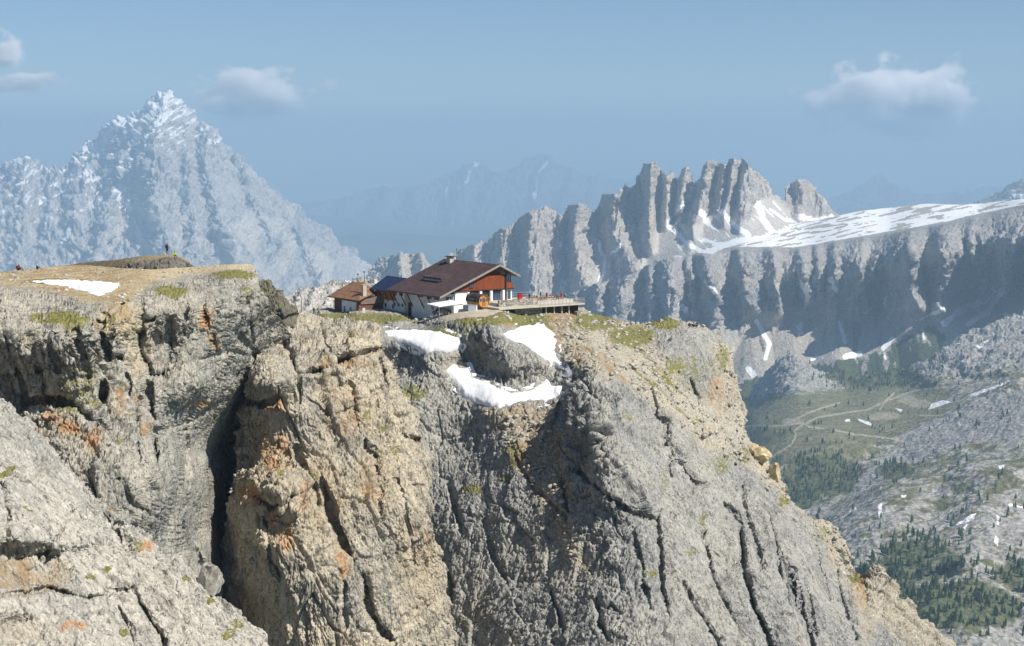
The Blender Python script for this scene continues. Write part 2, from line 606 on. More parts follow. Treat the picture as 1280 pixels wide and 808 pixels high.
def left_fx(px, py):
    d = zero(px)
    for pts, w, A in [([(128, 395), (132, 425), (138, 450), (150, 448)], 4, 3.0), ([(175, 375), (182, 400), (190, 398)], 5, 2.6), ([(178, 400), (180, 440), (190, 468), (205, 470)], 4, 2.5),
                      ([(30, 500), (60, 498), (90, 505), (125, 535)], 5, 2.2), ([(185, 470), (190, 520), (195, 600)], 5, 2.5), ([(213, 400), (215, 450)], 4, 1.8),
                      ([(5, 400), (12, 440), (35, 500)], 4, 2.0), ([(62, 430), (72, 465)], 3.5, 2.0), ([(130, 480), (134, 512)], 4, 2.4), ([(265, 420), (270, 438)], 4, 2.5),
                      ([(190, 472), (240, 452), (290, 440), (330, 448)], 4, 1.6), ([(195, 540), (240, 525), (275, 505)], 5, 2.4), ([(228, 540), (232, 590), (226, 650), (230, 700)], 7, 5.0),
                      ([(150, 600), (165, 630), (200, 650)], 4, 2.0), ([(255, 370), (260, 410)], 3, 1.6), ([(232, 375), (236, 400)], 3, 1.4), ([(310, 380), (316, 430)], 3, 2),
                      ([(245, 690), (262, 735), (285, 800)], 7, 4), ([(160, 470), (172, 520), (175, 580)], 3, 1.6), ([(95, 400), (100, 430), (112, 470)], 3, 1.6),
                      ([(40, 430), (48, 470), (60, 500)], 3, 1.8), ([(300, 420), (330, 460), (300, 500), (275, 560)], 6, 3.5)]:
        d += crack(px, py, pts, w, A)
    d -= rib(px, py, [(255, 580), (262, 640), (256, 745)], 22, 14, 6)     # fin in the chimney
    d -= 2.5 * blob(px, py, 60, 570, 60, 40)
    d -= 2.0 * blob(px, py, 240, 490, 60, 30)
    return d


SNOW1 = [(34, 350), (60, 349), (100, 349), (130, 351), (150, 353), (150, 358), (140, 366), (123, 372), (108, 366), (90, 361), (60, 357), (45, 355)]


def plateau_left(px, py):
    rim = np.interp(px, [-60, 0, 60, 100, 160, 190, 232, 318], [352, 354, 360, 372, 377, 352, 343, 333])
    return rim - py      # >0 on the flat top


px, py, base, P = relief(T, B, STEP, ctrl, left_fx, lambda P, x, y, n: rock_disp(P, 0.9, 0.9, 0.9, 0.9, 0.9, 1.0, dip=-0.05, lean=0.10), WRAP,
                         ampmask=lambda x, y: (0.09 + 0.91 * smooth(2, -14, plateau_left(x, y))) * (1 - 0.4 * blob(x, y, 250, 620, 48, 160)))
pl = plateau_left(px, py)
flat = smooth(-6, 2, pl)
s1 = sdpoly(px, py, SNOW1)
at = dict(veg=np.maximum.reduce([0.75 * blob(px, py, *c) for c in [(113, 470, 12, 9), (155, 450, 14, 5), (165, 520, 16, 6), (140, 395, 12, 14), (290, 345, 40, 9), (70, 352, 60, 5), (150, 545, 12, 10),
                                                                   (215, 365, 30, 8), (35, 430, 18, 10), (310, 370, 15, 20), (80, 395, 60, 12), (100, 480, 60, 50)]]),
          orange=np.maximum.reduce([1.0 * blob(px, py, *c) for c in [(65, 520, 26, 18), (85, 535, 25, 22), (115, 550, 22, 25), (178, 495, 9, 18), (180, 540, 8, 20), (266, 428, 14, 18), (260, 400, 14, 24),
                                                                     (60, 498, 40, 8), (250, 505, 30, 8), (150, 500, 12, 30), (45, 545, 14, 14)]]),
          scree=np.clip(flat * 0.95 + 0.6 * blob(px, py, 150, 400, 40, 35) + 0.5 * blob(px, py, 175, 440, 18, 50), 0, 1), snow=smooth(-3, 3, s1) * 0 + 0,
          dirt_shade=0.65 * flat * smooth(250, 120, px) + 0.6 * blob(px, py, 150, 395, 30, 30))
at['snow'] = zero(px)
mesh_from_grid("cliff_terrace", P, rock_material("limestone_plateau", 0.9, (0.285, 0.28, 0.25), (0.41, 0.385, 0.32), (0.085, 0.08, 0.068), scree=(0.60, 0.50, 0.31)), at)


SNOWM, t_, b_ = nodemat("snow")
g_ = G(t_)
sn_ = g_.noise(0.6, 5, 0.6)
t_.links.new(g_.mix(g_.ramp(g_.noise(0.35, 5, 0.7), 0.55, 0.8, 0, 0.5), (0.86, 0.87, 0.885), (0.66, 0.62, 0.55)), b_.inputs["Base Color"])
t_.links.new(g_.bump(g_.math('ADD', sn_, g_.math('MULTIPLY', g_.noise(3.0, 3, 0.6), 0.2)), 0.5, 0.35), b_.inputs["Normal"])
b_.inputs["Roughness"].default_value = 0.7
b_.inputs["Subsurface Weight"].default_value = 0.0


def snow_sheet(name, label, px, py, base, P, poly, thick=0.5, sm=10):
    """a bank of old snow lying on the rock: its own closed-over mesh with a rounded rim"""
    s = sdpoly(px, py, poly)
    rag = fbm(np.stack([px.ravel() / 9, py.ravel() / 9, 0 * px.ravel()], -1), 3).reshape(px.shape) * 1.5
    s = s + rag
    m = s > -6
    ys, xs = np.where(m)
    y0, y1, x0, x1 = ys.min(), ys.max() + 1, xs.min(), xs.max() + 1
    sub = blur(base[y0:y1, x0:x1], sm)
    Pr = P[y0:y1, x0:x1]
    top = np.maximum(0, 1)
    ss = s[y0:y1, x0:x1]
    off = thick * (smooth(-3.0, 7.0, ss) * 1.5 - 0.62) + 0.10 * fbm(sub.reshape(-1, 3) / 2.5, 3).reshape(ss.shape) * (thick / 0.4)
    N = blur(normals(sub), 6)
    N /= np.linalg.norm(N, axis=-1, keepdims=True)
    Q = sub + N * off[..., None]
    mm = m[y0:y1, x0:x1]
    fm = mm[1:, :-1] & mm[1:, 1:] & mm[:-1, 1:] & mm[:-1, :-1]
    o = mesh_from_grid(name, Q, SNOWM, None, None, fm)
    o['label'] = label
    o['category'] = 'snow patch'
    o['group'] = 'snow patches near the mountain hut'
    return o


RUB1 = (px, py, P.copy(), at["scree"] * (py > 334) * (sdpoly(px, py, SNOW1) < -1))
snow_sheet("snow_patch", "flat white snow patch on the ochre terrace at the left, below the two sitting hikers", px, py, base, P, SNOW1, 0.4)

# ---- knoll behind it that carries the two standing hikers ----------------------
T = [(40, 338), (70, 334), (100, 329), (140, 325), (180, 320), (206, 317.5), (222, 319), (232, 324), (240, 331), (262, 342)]
B = [(40, 370), (70, 370), (100, 370), (140, 370), (180, 370), (206, 370), (222, 370), (232, 370), (240, 370), (262, 370)]
ctrl = [(40, 340, 296), (100, 329, 296), (206, 317, 290), (240, 331, 284), (150, 329, 280), (206, 324, 278), (206, 345, 274), (100, 345, 280), (40, 370, 284), (150, 370, 272), (262, 370, 280), (262, 342, 284)]
px, py, base, P = relief(T, B, 0.8, ctrl, None, lambda P, x, y, n: rock_disp(P, 0.7, 0.5, 1.2, 0.8, 0.9, 1.0) * (0.15 + 0.85 * smooth(0, 5, y - np.interp(x, [40, 100, 150, 206, 225, 262], [345, 336, 331, 322, 322, 345]))), WRAP)
kn = smooth(3, -2, py - np.interp(px, [40, 100, 150, 206, 225, 262], [345, 336, 331, 322, 322, 345]))
at = dict(veg=0.2 * kn, orange=zero(px), scree=0.8 * kn * smooth(150, 210, px), snow=zero(px), dirt_shade=0.5 * kn)
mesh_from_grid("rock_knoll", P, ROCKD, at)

# ---- layered rock behind the gap, its shade in the dark material ------------------------------------------
T = [(300, 350), (322, 353), (334, 349), (340, 353), (347, 360), (358, 371), (366, 379), (374, 388), (384, 394), (400, 400)]
B = [(300, 460), (322, 460), (334, 460), (340, 460), (347, 460), (358, 460), (366, 460), (374, 460), (384, 460), (400, 460)]
ctrl = [(300, 350, 338), (334, 349, 334), (384, 394, 330), (400, 400, 332), (334, 400, 320), (300, 460, 316), (400, 460, 320), (360, 398, 318)]
px, py, base, P = relief(T, B, 0.9, ctrl, lambda x, y: 2.5 * np.exp(-((y - 397 + (x - 350) * 0.02) / 3.0) ** 2), lambda P, x, y, n: rock_disp(P, 0.8, 0.5, 0.5, 1.8, 0.8, 1.0, dip=-0.3), WRAP)
at = dict(veg=0.35 + zero(px), orange=zero(px), scree=zero(px), snow=zero(px), dirt_shade=zero(px))
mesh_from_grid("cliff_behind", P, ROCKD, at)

# ---- pillar in the middle --------------------------------------------------------
T = [(285, 800), (276, 744), (277, 683), (288, 621), (292, 546), (300, 505), (306, 497), (306, 480), (315, 460), (324, 444), (338, 428), (354, 424), (360, 412), (368, 405), (374, 393), (378, 389),
     (383, 396), (390, 401), (402, 401), (416, 399), (435, 396), (447, 402), (458, 402), (466, 404), (474, 411), (476, 438), (486, 452), (494, 466), (505, 494), (525, 515), (528, 543), (537, 575),
     (541, 620), (549, 661), (558, 707), (556, 744), (562, 800), (570, 870)]
nb = len(T)
B = [(300 + (575 - 300) * k / (nb - 1), 885) for k in range(nb)]
ctrl = [(285, 800, 262), (277, 683, 268), (292, 546, 268), (306, 490, 262), (324, 444, 266), (354, 424, 276), (378, 392, 286), (402, 401, 290), (435, 398, 290), (474, 411, 286), (494, 466, 280),
        (528, 543, 276), (545, 620, 272), (556, 707, 270), (566, 870, 266), (435, 425, 274), (380, 430, 270), (335, 470, 256), (340, 500, 256), (330, 540, 262), (330, 600, 254), (340, 630, 250),
        (320, 700, 250), (370, 760, 246), (400, 480, 265), (440, 470, 268), (400, 560, 259), (460, 560, 262), (420, 660, 252), (480, 680, 256), (520, 640, 262), (420, 780, 246), (500, 780, 252),
        (300, 640, 256), (300, 870, 250), (450, 885, 242)]


def pillar_fx(px, py):
    d = zero(px)
    for pts, w, A in [([(374, 468), (400, 463), (430, 450), (460, 440), (476, 436)], 4.5, 3.2), ([(352, 426), (362, 440), (372, 465), (374, 500)], 4, 3.0), ([(305, 500), (325, 506), (352, 498)], 5, 3.5),
                      ([(322, 622), (340, 634), (360, 628), (366, 618)], 5, 3.5), ([(370, 560), (382, 590), (396, 615), (398, 630)], 3.5, 2.2), ([(402, 600), (412, 640), (424, 665), (442, 700)], 4, 2.8),
                      ([(455, 720), (462, 760), (478, 790), (490, 800)], 4.5, 3.0), ([(395, 610), (404, 612), (418, 640)], 6, 2.0), ([(430, 400), (440, 430)], 3, 1.2), ([(400, 402), (406, 430), (420, 455)], 3, 1.4),
                      ([(476, 450), (486, 500), (500, 530)], 3.5, 1.8), ([(505, 545), (530, 552)], 3, 1.5), ([(440, 480), (448, 540), (470, 570)], 3, 1.4), ([(470, 570), (476, 640)], 3, 1.3),
                      ([(386, 500), (410, 520), (440, 510)], 3, 1.2), ([(331, 640), (338, 700), (352, 730)], 3, 1.5), ([(500, 600), (515, 680), (520, 760)], 3, 1.2), ([(430, 730), (432, 780)], 3, 1.6)]:
        d += crack(px, py, pts, w, A)
    d -= 3.5 * blob(px, py, 334, 470, 34, 36)
    d -= 2.5 * blob(px, py, 345, 605, 40, 26)
    d += 3.0 * blob(px, py, 345, 655, 30, 26)
    d -= 2.5 * blob(px, py, 430, 425, 50, 26)
    return d


px, py, base, P = relief(T, B, STEP, ctrl, pillar_fx, lambda P, x, y, n: rock_disp(P, 0.95, 0.8, 0.8, 0.7, 0.8, 1.0, dip=-0.15, lean=0.12), WRAP, inward=lambda x, y: (415 - x, 12 + 0 * y))
at = dict(veg=np.maximum.reduce([0.8 * blob(px, py, *c) for c in [(462, 520, 14, 12), (482, 532, 14, 10), (385, 590, 10, 8), (440, 418, 8, 8), (458, 740, 8, 20), (392, 600, 10, 14), (478, 565, 12, 9),
                                                                  (370, 486, 12, 6), (408, 470, 14, 5), (500, 560, 9, 12), (350, 590, 10, 6), (310, 770, 9, 7)]]),
          orange=np.maximum.reduce([k * blob(px, py, *c) for k, c in [(1, (342, 508, 18, 13)), (1, (340, 645, 26, 34)), (1.0, (355, 670, 22, 40)), (0.9, (345, 570, 34, 50)), (1, (430, 700, 14, 40)), (0.8, (430, 690, 18, 45)),
                                                                      (0.9, (484, 460, 12, 26)), (1, (525, 550, 18, 9)), (0.75, (400, 620, 60, 60)), (0.7, (430, 520, 50, 60)), (0.7, (520, 700, 40, 90)), (1, (315, 620, 22, 30)),
                                                                      (0.9, (300, 760, 40, 50)), (0.8, (470, 600, 40, 60)), (0.9, (470, 440, 20, 8)), (0.8, (410, 600, 20, 50))]]),
          scree=np.clip(0.8 * blob(px, py, 376, 402, 14, 14) + 0.6 * smooth(26, 4, np.interp(py, [440, 543, 661, 707, 800], [476, 528, 549, 558, 562]) - px) * (py > 440), 0, 1), snow=zero(px), dirt_shade=0.8 * blob(px, py, 425, 455, 60, 8))  # the pale strip down the right edge is painted sunlight, not scree
mesh_from_grid("rock_pillar", P, ROCK, at)

# ---- the hut's shoulder and the big face below it --------------------------------
T = [(325, 402), (345, 399), (372, 393), (388, 388), (400, 384.5), (415, 384), (440, 386), (480, 384), (520, 382), (560, 378), (620, 378), (680, 380), (730, 384), (738, 391), (755, 395), (775, 400),
     (795, 405), (812, 403), (828, 397), (845, 399), (870, 404), (885, 410), (899, 417), (910, 432), (915, 447), (917, 462), (925, 490), (934, 514), (930, 528), (937, 548), (952, 562), (962, 582),
     (973, 597), (986, 618), (1012, 643), (1039, 655), (1050, 672), (1058, 695), (1066, 713), (1080, 719), (1087, 716), (1097, 709), (1107, 713), (1112, 728), (1118, 722), (1123, 723), (1127, 742),
     (1133, 750), (1136, 743), (1142, 755), (1150, 772), (1165, 782), (1178, 797), (1192, 806), (1225, 850), (1240, 890)]
Bx = [325, 345, 372, 388, 400, 415, 440, 480, 520, 555, 600, 640, 670, 680, 695, 712, 728, 742, 752, 765, 790, 802, 814, 826, 836, 848, 868, 886, 896, 910, 924, 938, 950, 966, 996, 1020, 1034, 1050,
      1062, 1072, 1080, 1088, 1098, 1110, 1118, 1122, 1132, 1140, 1146, 1154, 1166, 1178, 1188, 1200, 1226, 1242]
B = [(x, 895) for x in Bx]
ctrl = [(325, 402, 392), (388, 388, 410), (430, 385, 425), (520, 382, 425), (620, 378, 430), (720, 383, 400), (400, 400, 352), (440, 397, 362), (500, 397, 366), (551, 395, 366.5), (600, 393, 361), (600, 386, 366.5), (575, 390, 365.7), (622, 385, 368),
        (630, 391, 362), (680, 398, 366), (728, 399, 372), (700, 399, 369), (735, 391, 392), (775, 402, 388), (812, 405, 392), (845, 400, 396), (885, 410, 398), (905, 425, 402), (916, 460, 398), (932, 514, 396),
        (940, 550, 388), (973, 597, 380), (1039, 655, 375), (1066, 713, 372), (1096, 712, 366), (1136, 746, 364), (1192, 806, 362), (1240, 890, 356),
        (480, 412, 355), (530, 425, 345), (578, 432, 343), (480, 445, 351), (500, 430, 349), (500, 500, 334), (540, 470, 338), (560, 455, 340), (600, 440, 342), (650, 410, 358), (700, 412, 356), (700, 465, 336), (640, 480, 332), (620, 508, 325),
        (705, 490, 326), (560, 560, 328), (600, 540, 326), (640, 560, 314), (560, 700, 308), (600, 640, 309), (650, 700, 296), (680, 620, 302), (700, 680, 292), (760, 740, 274), (850, 808, 262), (560, 850, 285),
        (700, 850, 262), (700, 560, 312), (690, 500, 326), (740, 475, 319), (710, 540, 311), (770, 560, 300), (770, 620, 292), (820, 680, 285), (800, 440, 356), (850, 440, 362), (780, 500, 322), (860, 500, 352),
        (900, 530, 366), (860, 560, 332), (820, 560, 318), (900, 600, 338), (900, 700, 305), (960, 650, 340), (1000, 700, 330), (960, 800, 292), (1060, 800, 320), (1020, 760, 318), (1120, 800, 340), (900, 850, 272), (380, 500, 380), (400, 700, 360), (480, 600, 329),
        (480, 850, 290)]


def main_fx(px, py):
    d = zero(px)
    for pts, w, A in [([(700, 505), (695, 530), (706, 560), (720, 585), (735, 600)], 5, 3.5), ([(722, 590), (760, 620), (785, 640), (820, 650), (826, 640)], 4, 3.0), ([(822, 650), (826, 690), (828, 740), (836, 770)], 3.5, 3.0),
                      ([(702, 580), (706, 630), (716, 645)], 3, 2.2), ([(745, 750), (750, 780), (760, 800)], 4, 2.8), ([(855, 730), (870, 765), (895, 800), (905, 830)], 5, 3.5), ([(925, 610), (935, 650), (948, 690), (950, 706)], 4.5, 3.0), ([(901, 627), (926, 655), (928, 714), (950, 780)], 4, 2.6), ([(988, 714), (1004, 780)], 3.5, 2.2), ([(1008, 726), (1020, 796)], 3.5, 2.2),
                      ([(905, 630), (920, 645)], 3.5, 2.2), ([(925, 665), (930, 710), (942, 760), (958, 790), (968, 830)], 5, 3.6), ([(1016, 672), (1024, 710), (1036, 745)], 5, 3.6), ([(1000, 740), (1012, 790), (1020, 830)], 4.5, 3.2),
                      ([(985, 700), (996, 750)], 3.5, 2.2), ([(812, 480), (824, 520), (838, 530)], 3, 2), ([(860, 470), (872, 500)], 3, 2), ([(850, 580), (870, 605), (885, 606)], 4, 2.6), ([(838, 560), (836, 590), (842, 600)], 3, 1.8),
                      ([(744, 520), (750, 560), (770, 580)], 3, 1.6), ([(720, 480), (726, 510), (748, 515)], 3.5, 2.0), ([(560, 600), (574, 650), (578, 665)], 4, 2.2), ([(555, 700), (566, 730), (562, 800)], 3.5, 2.2),
                      ([(640, 560), (660, 600), (700, 640), (740, 680)], 3.5, 1.4), ([(605, 650), (618, 700), (640, 740)], 3, 1.6), ([(690, 740), (705, 790)], 3, 2.0), ([(906, 540), (912, 560)], 3, 1.5),
                      ([(960, 640), (975, 700), (990, 760)], 3, 1.8), ([(880, 660), (890, 720), (920, 780)], 3.5, 2.0), ([(1040, 700), (1052, 750), (1070, 800)], 3.5, 2.2), ([(790, 660), (800, 700), (812, 760)], 3, 1.8)]:
        d += crack(px, py, pts, w, A)
    d -= 5.5 * blob(px, py, 742, 515, 42, 56)          # dark knob
    d -= 5 * blob(px, py, 780, 600, 60, 60)
    d -= 5 * blob(px, py, 850, 545, 22, 40)
    d -= 5 * blob(px, py, 648, 447, 46, 27)          # rocks between the snow banks
    d -= 5 * blob(px, py, 905, 470, 22, 60)
    return d


SNOW2 = [(477, 413), (500, 411), (530, 411), (555, 414), (572, 421), (579, 430), (572, 441), (560, 442), (545, 440), (533, 445), (522, 440), (512, 434), (500, 428), (486, 421)]
SNOW3 = [(622, 417), (640, 412), (655, 405), (680, 404), (690, 414), (697, 424), (694, 438), (700, 450), (708, 465), (700, 462), (685, 452), (672, 445), (655, 432), (635, 424)]
SNOW4 = [(556, 462), (568, 452), (574, 460), (586, 458), (590, 470), (610, 476), (625, 486), (645, 491), (665, 486), (676, 477), (684, 472), (690, 482), (706, 480), (700, 494), (688, 501), (660, 502),
         (635, 507), (615, 511), (595, 506), (580, 498), (570, 482)]


def soft_snow(px, py):
    a = zero(px)
    for poly in (SNOW2, SNOW3, SNOW4):
        a = np.maximum(a, smooth(-7, 1, sdpoly(px, py, poly)))
    return a


def soft(px, py):
    """1 where the ground is smooth (terrace, scree, snow bed)"""
    a = smooth(2, -12, py - np.interp(px, [325, 400, 470, 560, 640, 735, 800], [404, 396, 402, 404, 404, 408, 400]))
    for poly in (SNOW2, SNOW3, SNOW4):
        a = np.maximum(a, smooth(-8, 2, sdpoly(px, py, poly)))
    a = np.maximum(a, 0.85 * smooth(-10, 10, sdpoly(px, py, [(610, 395), (735, 400), (800, 410), (850, 470), (900, 540), (850, 530), (790, 480), (740, 465), (712, 462), (700, 430), (660, 400)])))
    a = np.maximum(a, 0.6 * smooth(-8, 8, sdpoly(px, py, [(600, 515), (700, 505), (692, 545), (712, 600), (706, 650), (680, 620), (640, 560)])))
    return a


px, py, base, P = relief(T, B, STEP, ctrl, main_fx, lambda P, x, y, n: rock_disp(P, 1.05, 0.75, 0.9, 0.35, 0.8, 1.0, dip=-0.2, lean=0.32), WRAP, ampmask=lambda x, y: (1 - 0.66 * soft(x, y) - 0.30 * soft_snow(x, y)) * (1 - 0.45 * smooth(-25, 25, sdpoly(x, y, [(450, 420), (560, 470), (620, 520), (690, 640), (800, 760), (840, 900), (440, 900)]))) * (1 + 0.9 * blob(x, y, 735, 520, 55, 75)), inward=lambda x, y: (np.where(x > 860, -40.0, 0.0), 40 + 0 * y))
sf = soft(px, py)
slope = smooth(-10, 10, sdpoly(px, py, [(600, 392), (735, 396), (800, 404), (850, 470), (905, 545), (960, 600), (900, 560), (850, 530), (790, 480), (740, 465), (712, 462), (700, 430), (660, 400)]))
xs_, ys_ = px.ravel(), py.ravel()
dg = fbm(np.stack([(xs_ * 0.75 + ys_ * 0.66) / 60, (xs_ * 0.66 - ys_ * 0.75) / 6.0, 0 * xs_], -1), 4).reshape(px.shape)
dg2 = fbm(np.stack([(xs_ * 0.75 + ys_ * 0.66) / 45 + 9, (xs_ * 0.66 - ys_ * 0.75) / 7.0, 0 * xs_ + 4], -1), 4).reshape(px.shape)
gully = smooth(-8, 8, sdpoly(px, py, [(600, 512), (700, 505), (692, 545), (712, 600), (706, 650), (735, 720), (680, 640), (640, 560)]))
rdg = np.interp(py, [405, 425, 460, 515, 550, 600, 655, 713, 760, 806], [880, 905, 917, 934, 940, 975, 1039, 1066, 1110, 1160])
edge = smooth(34, 6, rdg - px) * (py > 430)  # right skyline: stones lie here, and its sunlit brightness is painted pale and ochre
at = dict(veg=np.clip(np.maximum.reduce([k * blob(px, py, *c) for k, c in [(1, (640, 398, 60, 12)), (0.9, (745, 402, 40, 16)), (0.85, (830, 402, 28, 14)), (0.8, (860, 470, 50, 40)), (0.95, (903, 450, 14, 30)), (0.9, (790, 420, 40, 16)),
                                                                           (0.8, (660, 404, 30, 14)), (0.6, (450, 398, 120, 10)), (0.55, (600, 400, 60, 16)), (0.9, (590, 612, 26, 8)), (0.9, (630, 598, 14, 8)), (0.75, (520, 490, 30, 16)), (0.8, (495, 510, 12, 10)),
                                                                           (0.75, (786, 520, 14, 7)), (0.8, (815, 715, 14, 7)), (0.8, (832, 600, 6, 30)), (0.85, (880, 650, 8, 14)), (0.8, (865, 690, 12, 6)), (0.95, (1068, 722, 10, 14)),
                                                                           (0.8, (1030, 670, 12, 20)), (0.7, (980, 625, 10, 12)), (0.75, (930, 570, 30, 14)), (0.5, (560, 420, 60, 22)), (0.7, (640, 570, 20, 30)), (0.6, (900, 580, 30, 20)), (0.75, (872, 535, 12, 30))]])
                      * (0.9 - 0.2 * slope) + slope * (0.06 + 0.55 * smooth(0.12, 0.55, dg)), 0, 1),
          orange=np.clip(np.maximum.reduce([k * blob(px, py, *c) for k, c in [(0.9, (900, 500, 26, 50)), (1, (955, 580, 14, 26)), (1, (968, 590, 10, 20)), (0.7, (916, 480, 16, 50)), (1, (1045, 690, 14, 26)), (0.7, (1070, 740, 12, 30)), (0.3, (600, 770, 40, 26)),
                                                                              (0.5, (560, 790, 12, 20))]]) + 0.35 * edge, 0, 1),
          scree=np.clip(0.95 * slope * (0.75 + 0.25 * smooth(0.3, -0.1, dg2)) + 0.8 * gully + 0.75 * smooth(4, -10, py - np.interp(px, [325, 400, 470, 560, 640, 735], [404, 396, 402, 404, 404, 408])) + 0.9 * edge
                        + 0.9 * blob(px, py, 890, 530, 40, 50) + 0.5 * blob(px, py, 580, 450, 50, 30) + 0.7 * blob(px, py, 1085, 770, 20, 50) + 0.4 * blob(px, py, 700, 700, 80, 60), 0, 1),
          snow=zero(px),
          dirt_shade=np.clip(np.maximum.reduce([k * blob(px, py, *c) for k, c in [(0.9, (690, 420, 26, 24)), (0.9, (705, 400, 46, 12)), (0.9, (640, 404, 40, 9)), (0.8, (1078, 735, 10, 40)), (0.7, (600, 400, 30, 10)), (0.6, (720, 440, 20, 20)),
                                                                            (0.7, (650, 575, 16, 30))]]) + 0.4 * gully + 0.6 * slope * smooth(0.25, 0.6, dg2) + 0.9 * np.exp(-(pdist(px, py, [(735, 435), (765, 462), (800, 492)])[0] / 3.0) ** 2), 0, 1))
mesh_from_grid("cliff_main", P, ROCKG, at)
GR = (px, py, base)


def rubble(name, px, py, P, weight, count, seed, r0, r1, mat):
    """loose angular stones lying on the slope, one mass"""
    R = np.random.RandomState(seed)
    w = np.clip(weight.ravel(), 0, None)
    w = w / w.sum()
    idx = R.choice(w.size, count, p=w)
    C = P.reshape(-1, 3)[idx] + R.normal(size=(count, 3)) * np.array((0.1, 0.6, 0.02))
    ico = np.array([(0, 0, 1), (.9, 0, .4), (.28, .85, .45), (-.72, .53, .4), (-.72, -.53, .45), (.28, -.85, .4), (.72, .53, -.5), (-.28, .85, -.45), (-.9, 0, -.5), (-.28, -.85, -.45), (.72, -.53, -.4), (0, 0, -.8)])
    fc = np.array([(0, 1, 2), (0, 2, 3), (0, 3, 4), (0, 4, 5), (0, 5, 1), (1, 6, 2), (2, 6, 7), (2, 7, 3), (3, 7, 8), (3, 8, 4), (4, 8, 9), (4, 9, 5), (5, 9, 10), (5, 10, 1), (1, 10, 6), (11, 7, 6), (11, 8, 7), (11, 9, 8), (11, 10, 9), (11, 6, 10)])
    rad = r0 * (r1 / r0) ** (R.rand(count) ** 2.5)
    sc = rad[:, None] * R.uniform(0.6, 1.3, (count, 3)) * np.array((1, 1, 0.7))
    V = ico[None] * (1 + R.uniform(-.3, .3, (count, 12, 1))) * sc[:, None]
    a = R.rand(count) * 6.28
    X = V[..., 0] * np.cos(a)[:, None] - V[..., 1] * np.sin(a)[:, None]
    Y = V[..., 0] * np.sin(a)[:, None] + V[..., 1] * np.cos(a)[:, None]
    V = np.stack([X, Y, V[..., 2]], -1) + C[:, None]
    T_ = (fc[None] + 12 * np.arange(count)[:, None, None]).reshape(-1, 3).astype(np.int32)
    me = bpy.data.meshes.new(name)
    me.vertices.add(count * 12)
    me.vertices.foreach_set("co", V.astype(np.float32).ravel())
    me.loops.add(T_.size)
    me.loops.foreach_set("vertex_index", T_.ravel())
    me.polygons.add(len(T_))
    me.polygons.foreach_set("loop_start", np.arange(0, T_.size, 3, dtype=np.int32))
    me.update(calc_edges=True)
    me.materials.append(mat)
    o = bpy.data.objects.new(name, me)
    COL.objects.link(o)
    o['kind'] = 'stuff'
    return o


STONE, ts_, bs_ = nodemat("loose_limestone")
gs_ = G(ts_)
ts_.links.new(gs_.mix(gs_.ramp(gs_.noise(0.9, 4, 0.8), 0.35, 0.65), (0.22, 0.205, 0.17), (0.52, 0.49, 0.41)), bs_.inputs["Base Color"])
clus = 0.25 + smooth(0.0, 0.5, fbm(np.stack([px.ravel() / 16, py.ravel() / 10, 0 * px.ravel() + 8], -1), 3)).reshape(px.shape)
wgt = (slope + 0.6 * gully + 0.7 * edge + 0.35 * smooth(2, -4, py - np.interp(px, [325, 400, 470, 560, 640, 735], [404, 396, 402, 404, 404, 408])) * (py > 386)) * clus * (1 - soft_snow(px, py)) * (py < 720)
PATHP = [(546, 398), (556, 396), (575, 391.5), (596, 386.5), (640, 384.5), (648, 386), (624, 389), (612, 395), (600, 400), (575, 402), (552, 401)]
sp = sdpoly(px, py, PATHP)
m_ = sp > -3
ys, xs = np.where(m_)
y0, y1, x0, x1 = ys.min(), ys.max() + 1, xs.min(), xs.max() + 1
sub = blur(base[y0:y1, x0:x1], 6)
sub[..., 2] += 0.32 * smooth(-3.0, 1.0, sp[y0:y1, x0:x1]) - 0.10
mm = m_[y0:y1, x0:x1]
PATHM, tp_, bp_ = nodemat("gravel_track")
gp_ = G(tp_)
tp_.links.new(gp_.mix(gp_.ramp(gp_.noise(1.2, 5, 0.7), 0.35, 0.65), (0.34, 0.29, 0.215), (0.52, 0.46, 0.36)), bp_.inputs["Base Color"])
mesh_from_grid("path", sub, PATHM, None, 'structure', mm[1:, :-1] & mm[1:, 1:] & mm[:-1, 1:] & mm[:-1, :-1])
rubble("loose_stones", px, py, P, wgt * (sp < -2), 5200, 4, 0.10, 0.75, STONE)
snow_sheet("snow_patch", "long oval snow patch just below the white hut wall, highest on the left", px, py, base, P, SNOW2, 0.4)
snow_sheet("snow_patch", "snow patch tapering downhill below the terrace and the grassy bank", px, py, base, P, SNOW3, 0.4)
snow_sheet("snow_patch", "curved boomerang shaped snow patch lowest on the slope, above the shaded face", px, py, base, P, SNOW4, 0.45)


rubble("loose_stones", RUB1[0], RUB1[1], RUB1[2], np.clip(RUB1[3], 0, 1) ** 2, 600, 5, 0.07, 0.42, STONE)


def ground(pxq, pyq):
    """world point of the hut's ground seen in a given design direction"""
    px, py, b = GR
    k = np.argmin((px - pxq) ** 2 + (py - pyq) ** 2)
    return Vector(b.reshape(-1, 3)[k])


# ================================================================ FAR MOUNTAINS
FWRAP = ((0.6, 0.05), (1.6, 0.2), (4, 0.8), (9, 2.5), (20, 8))


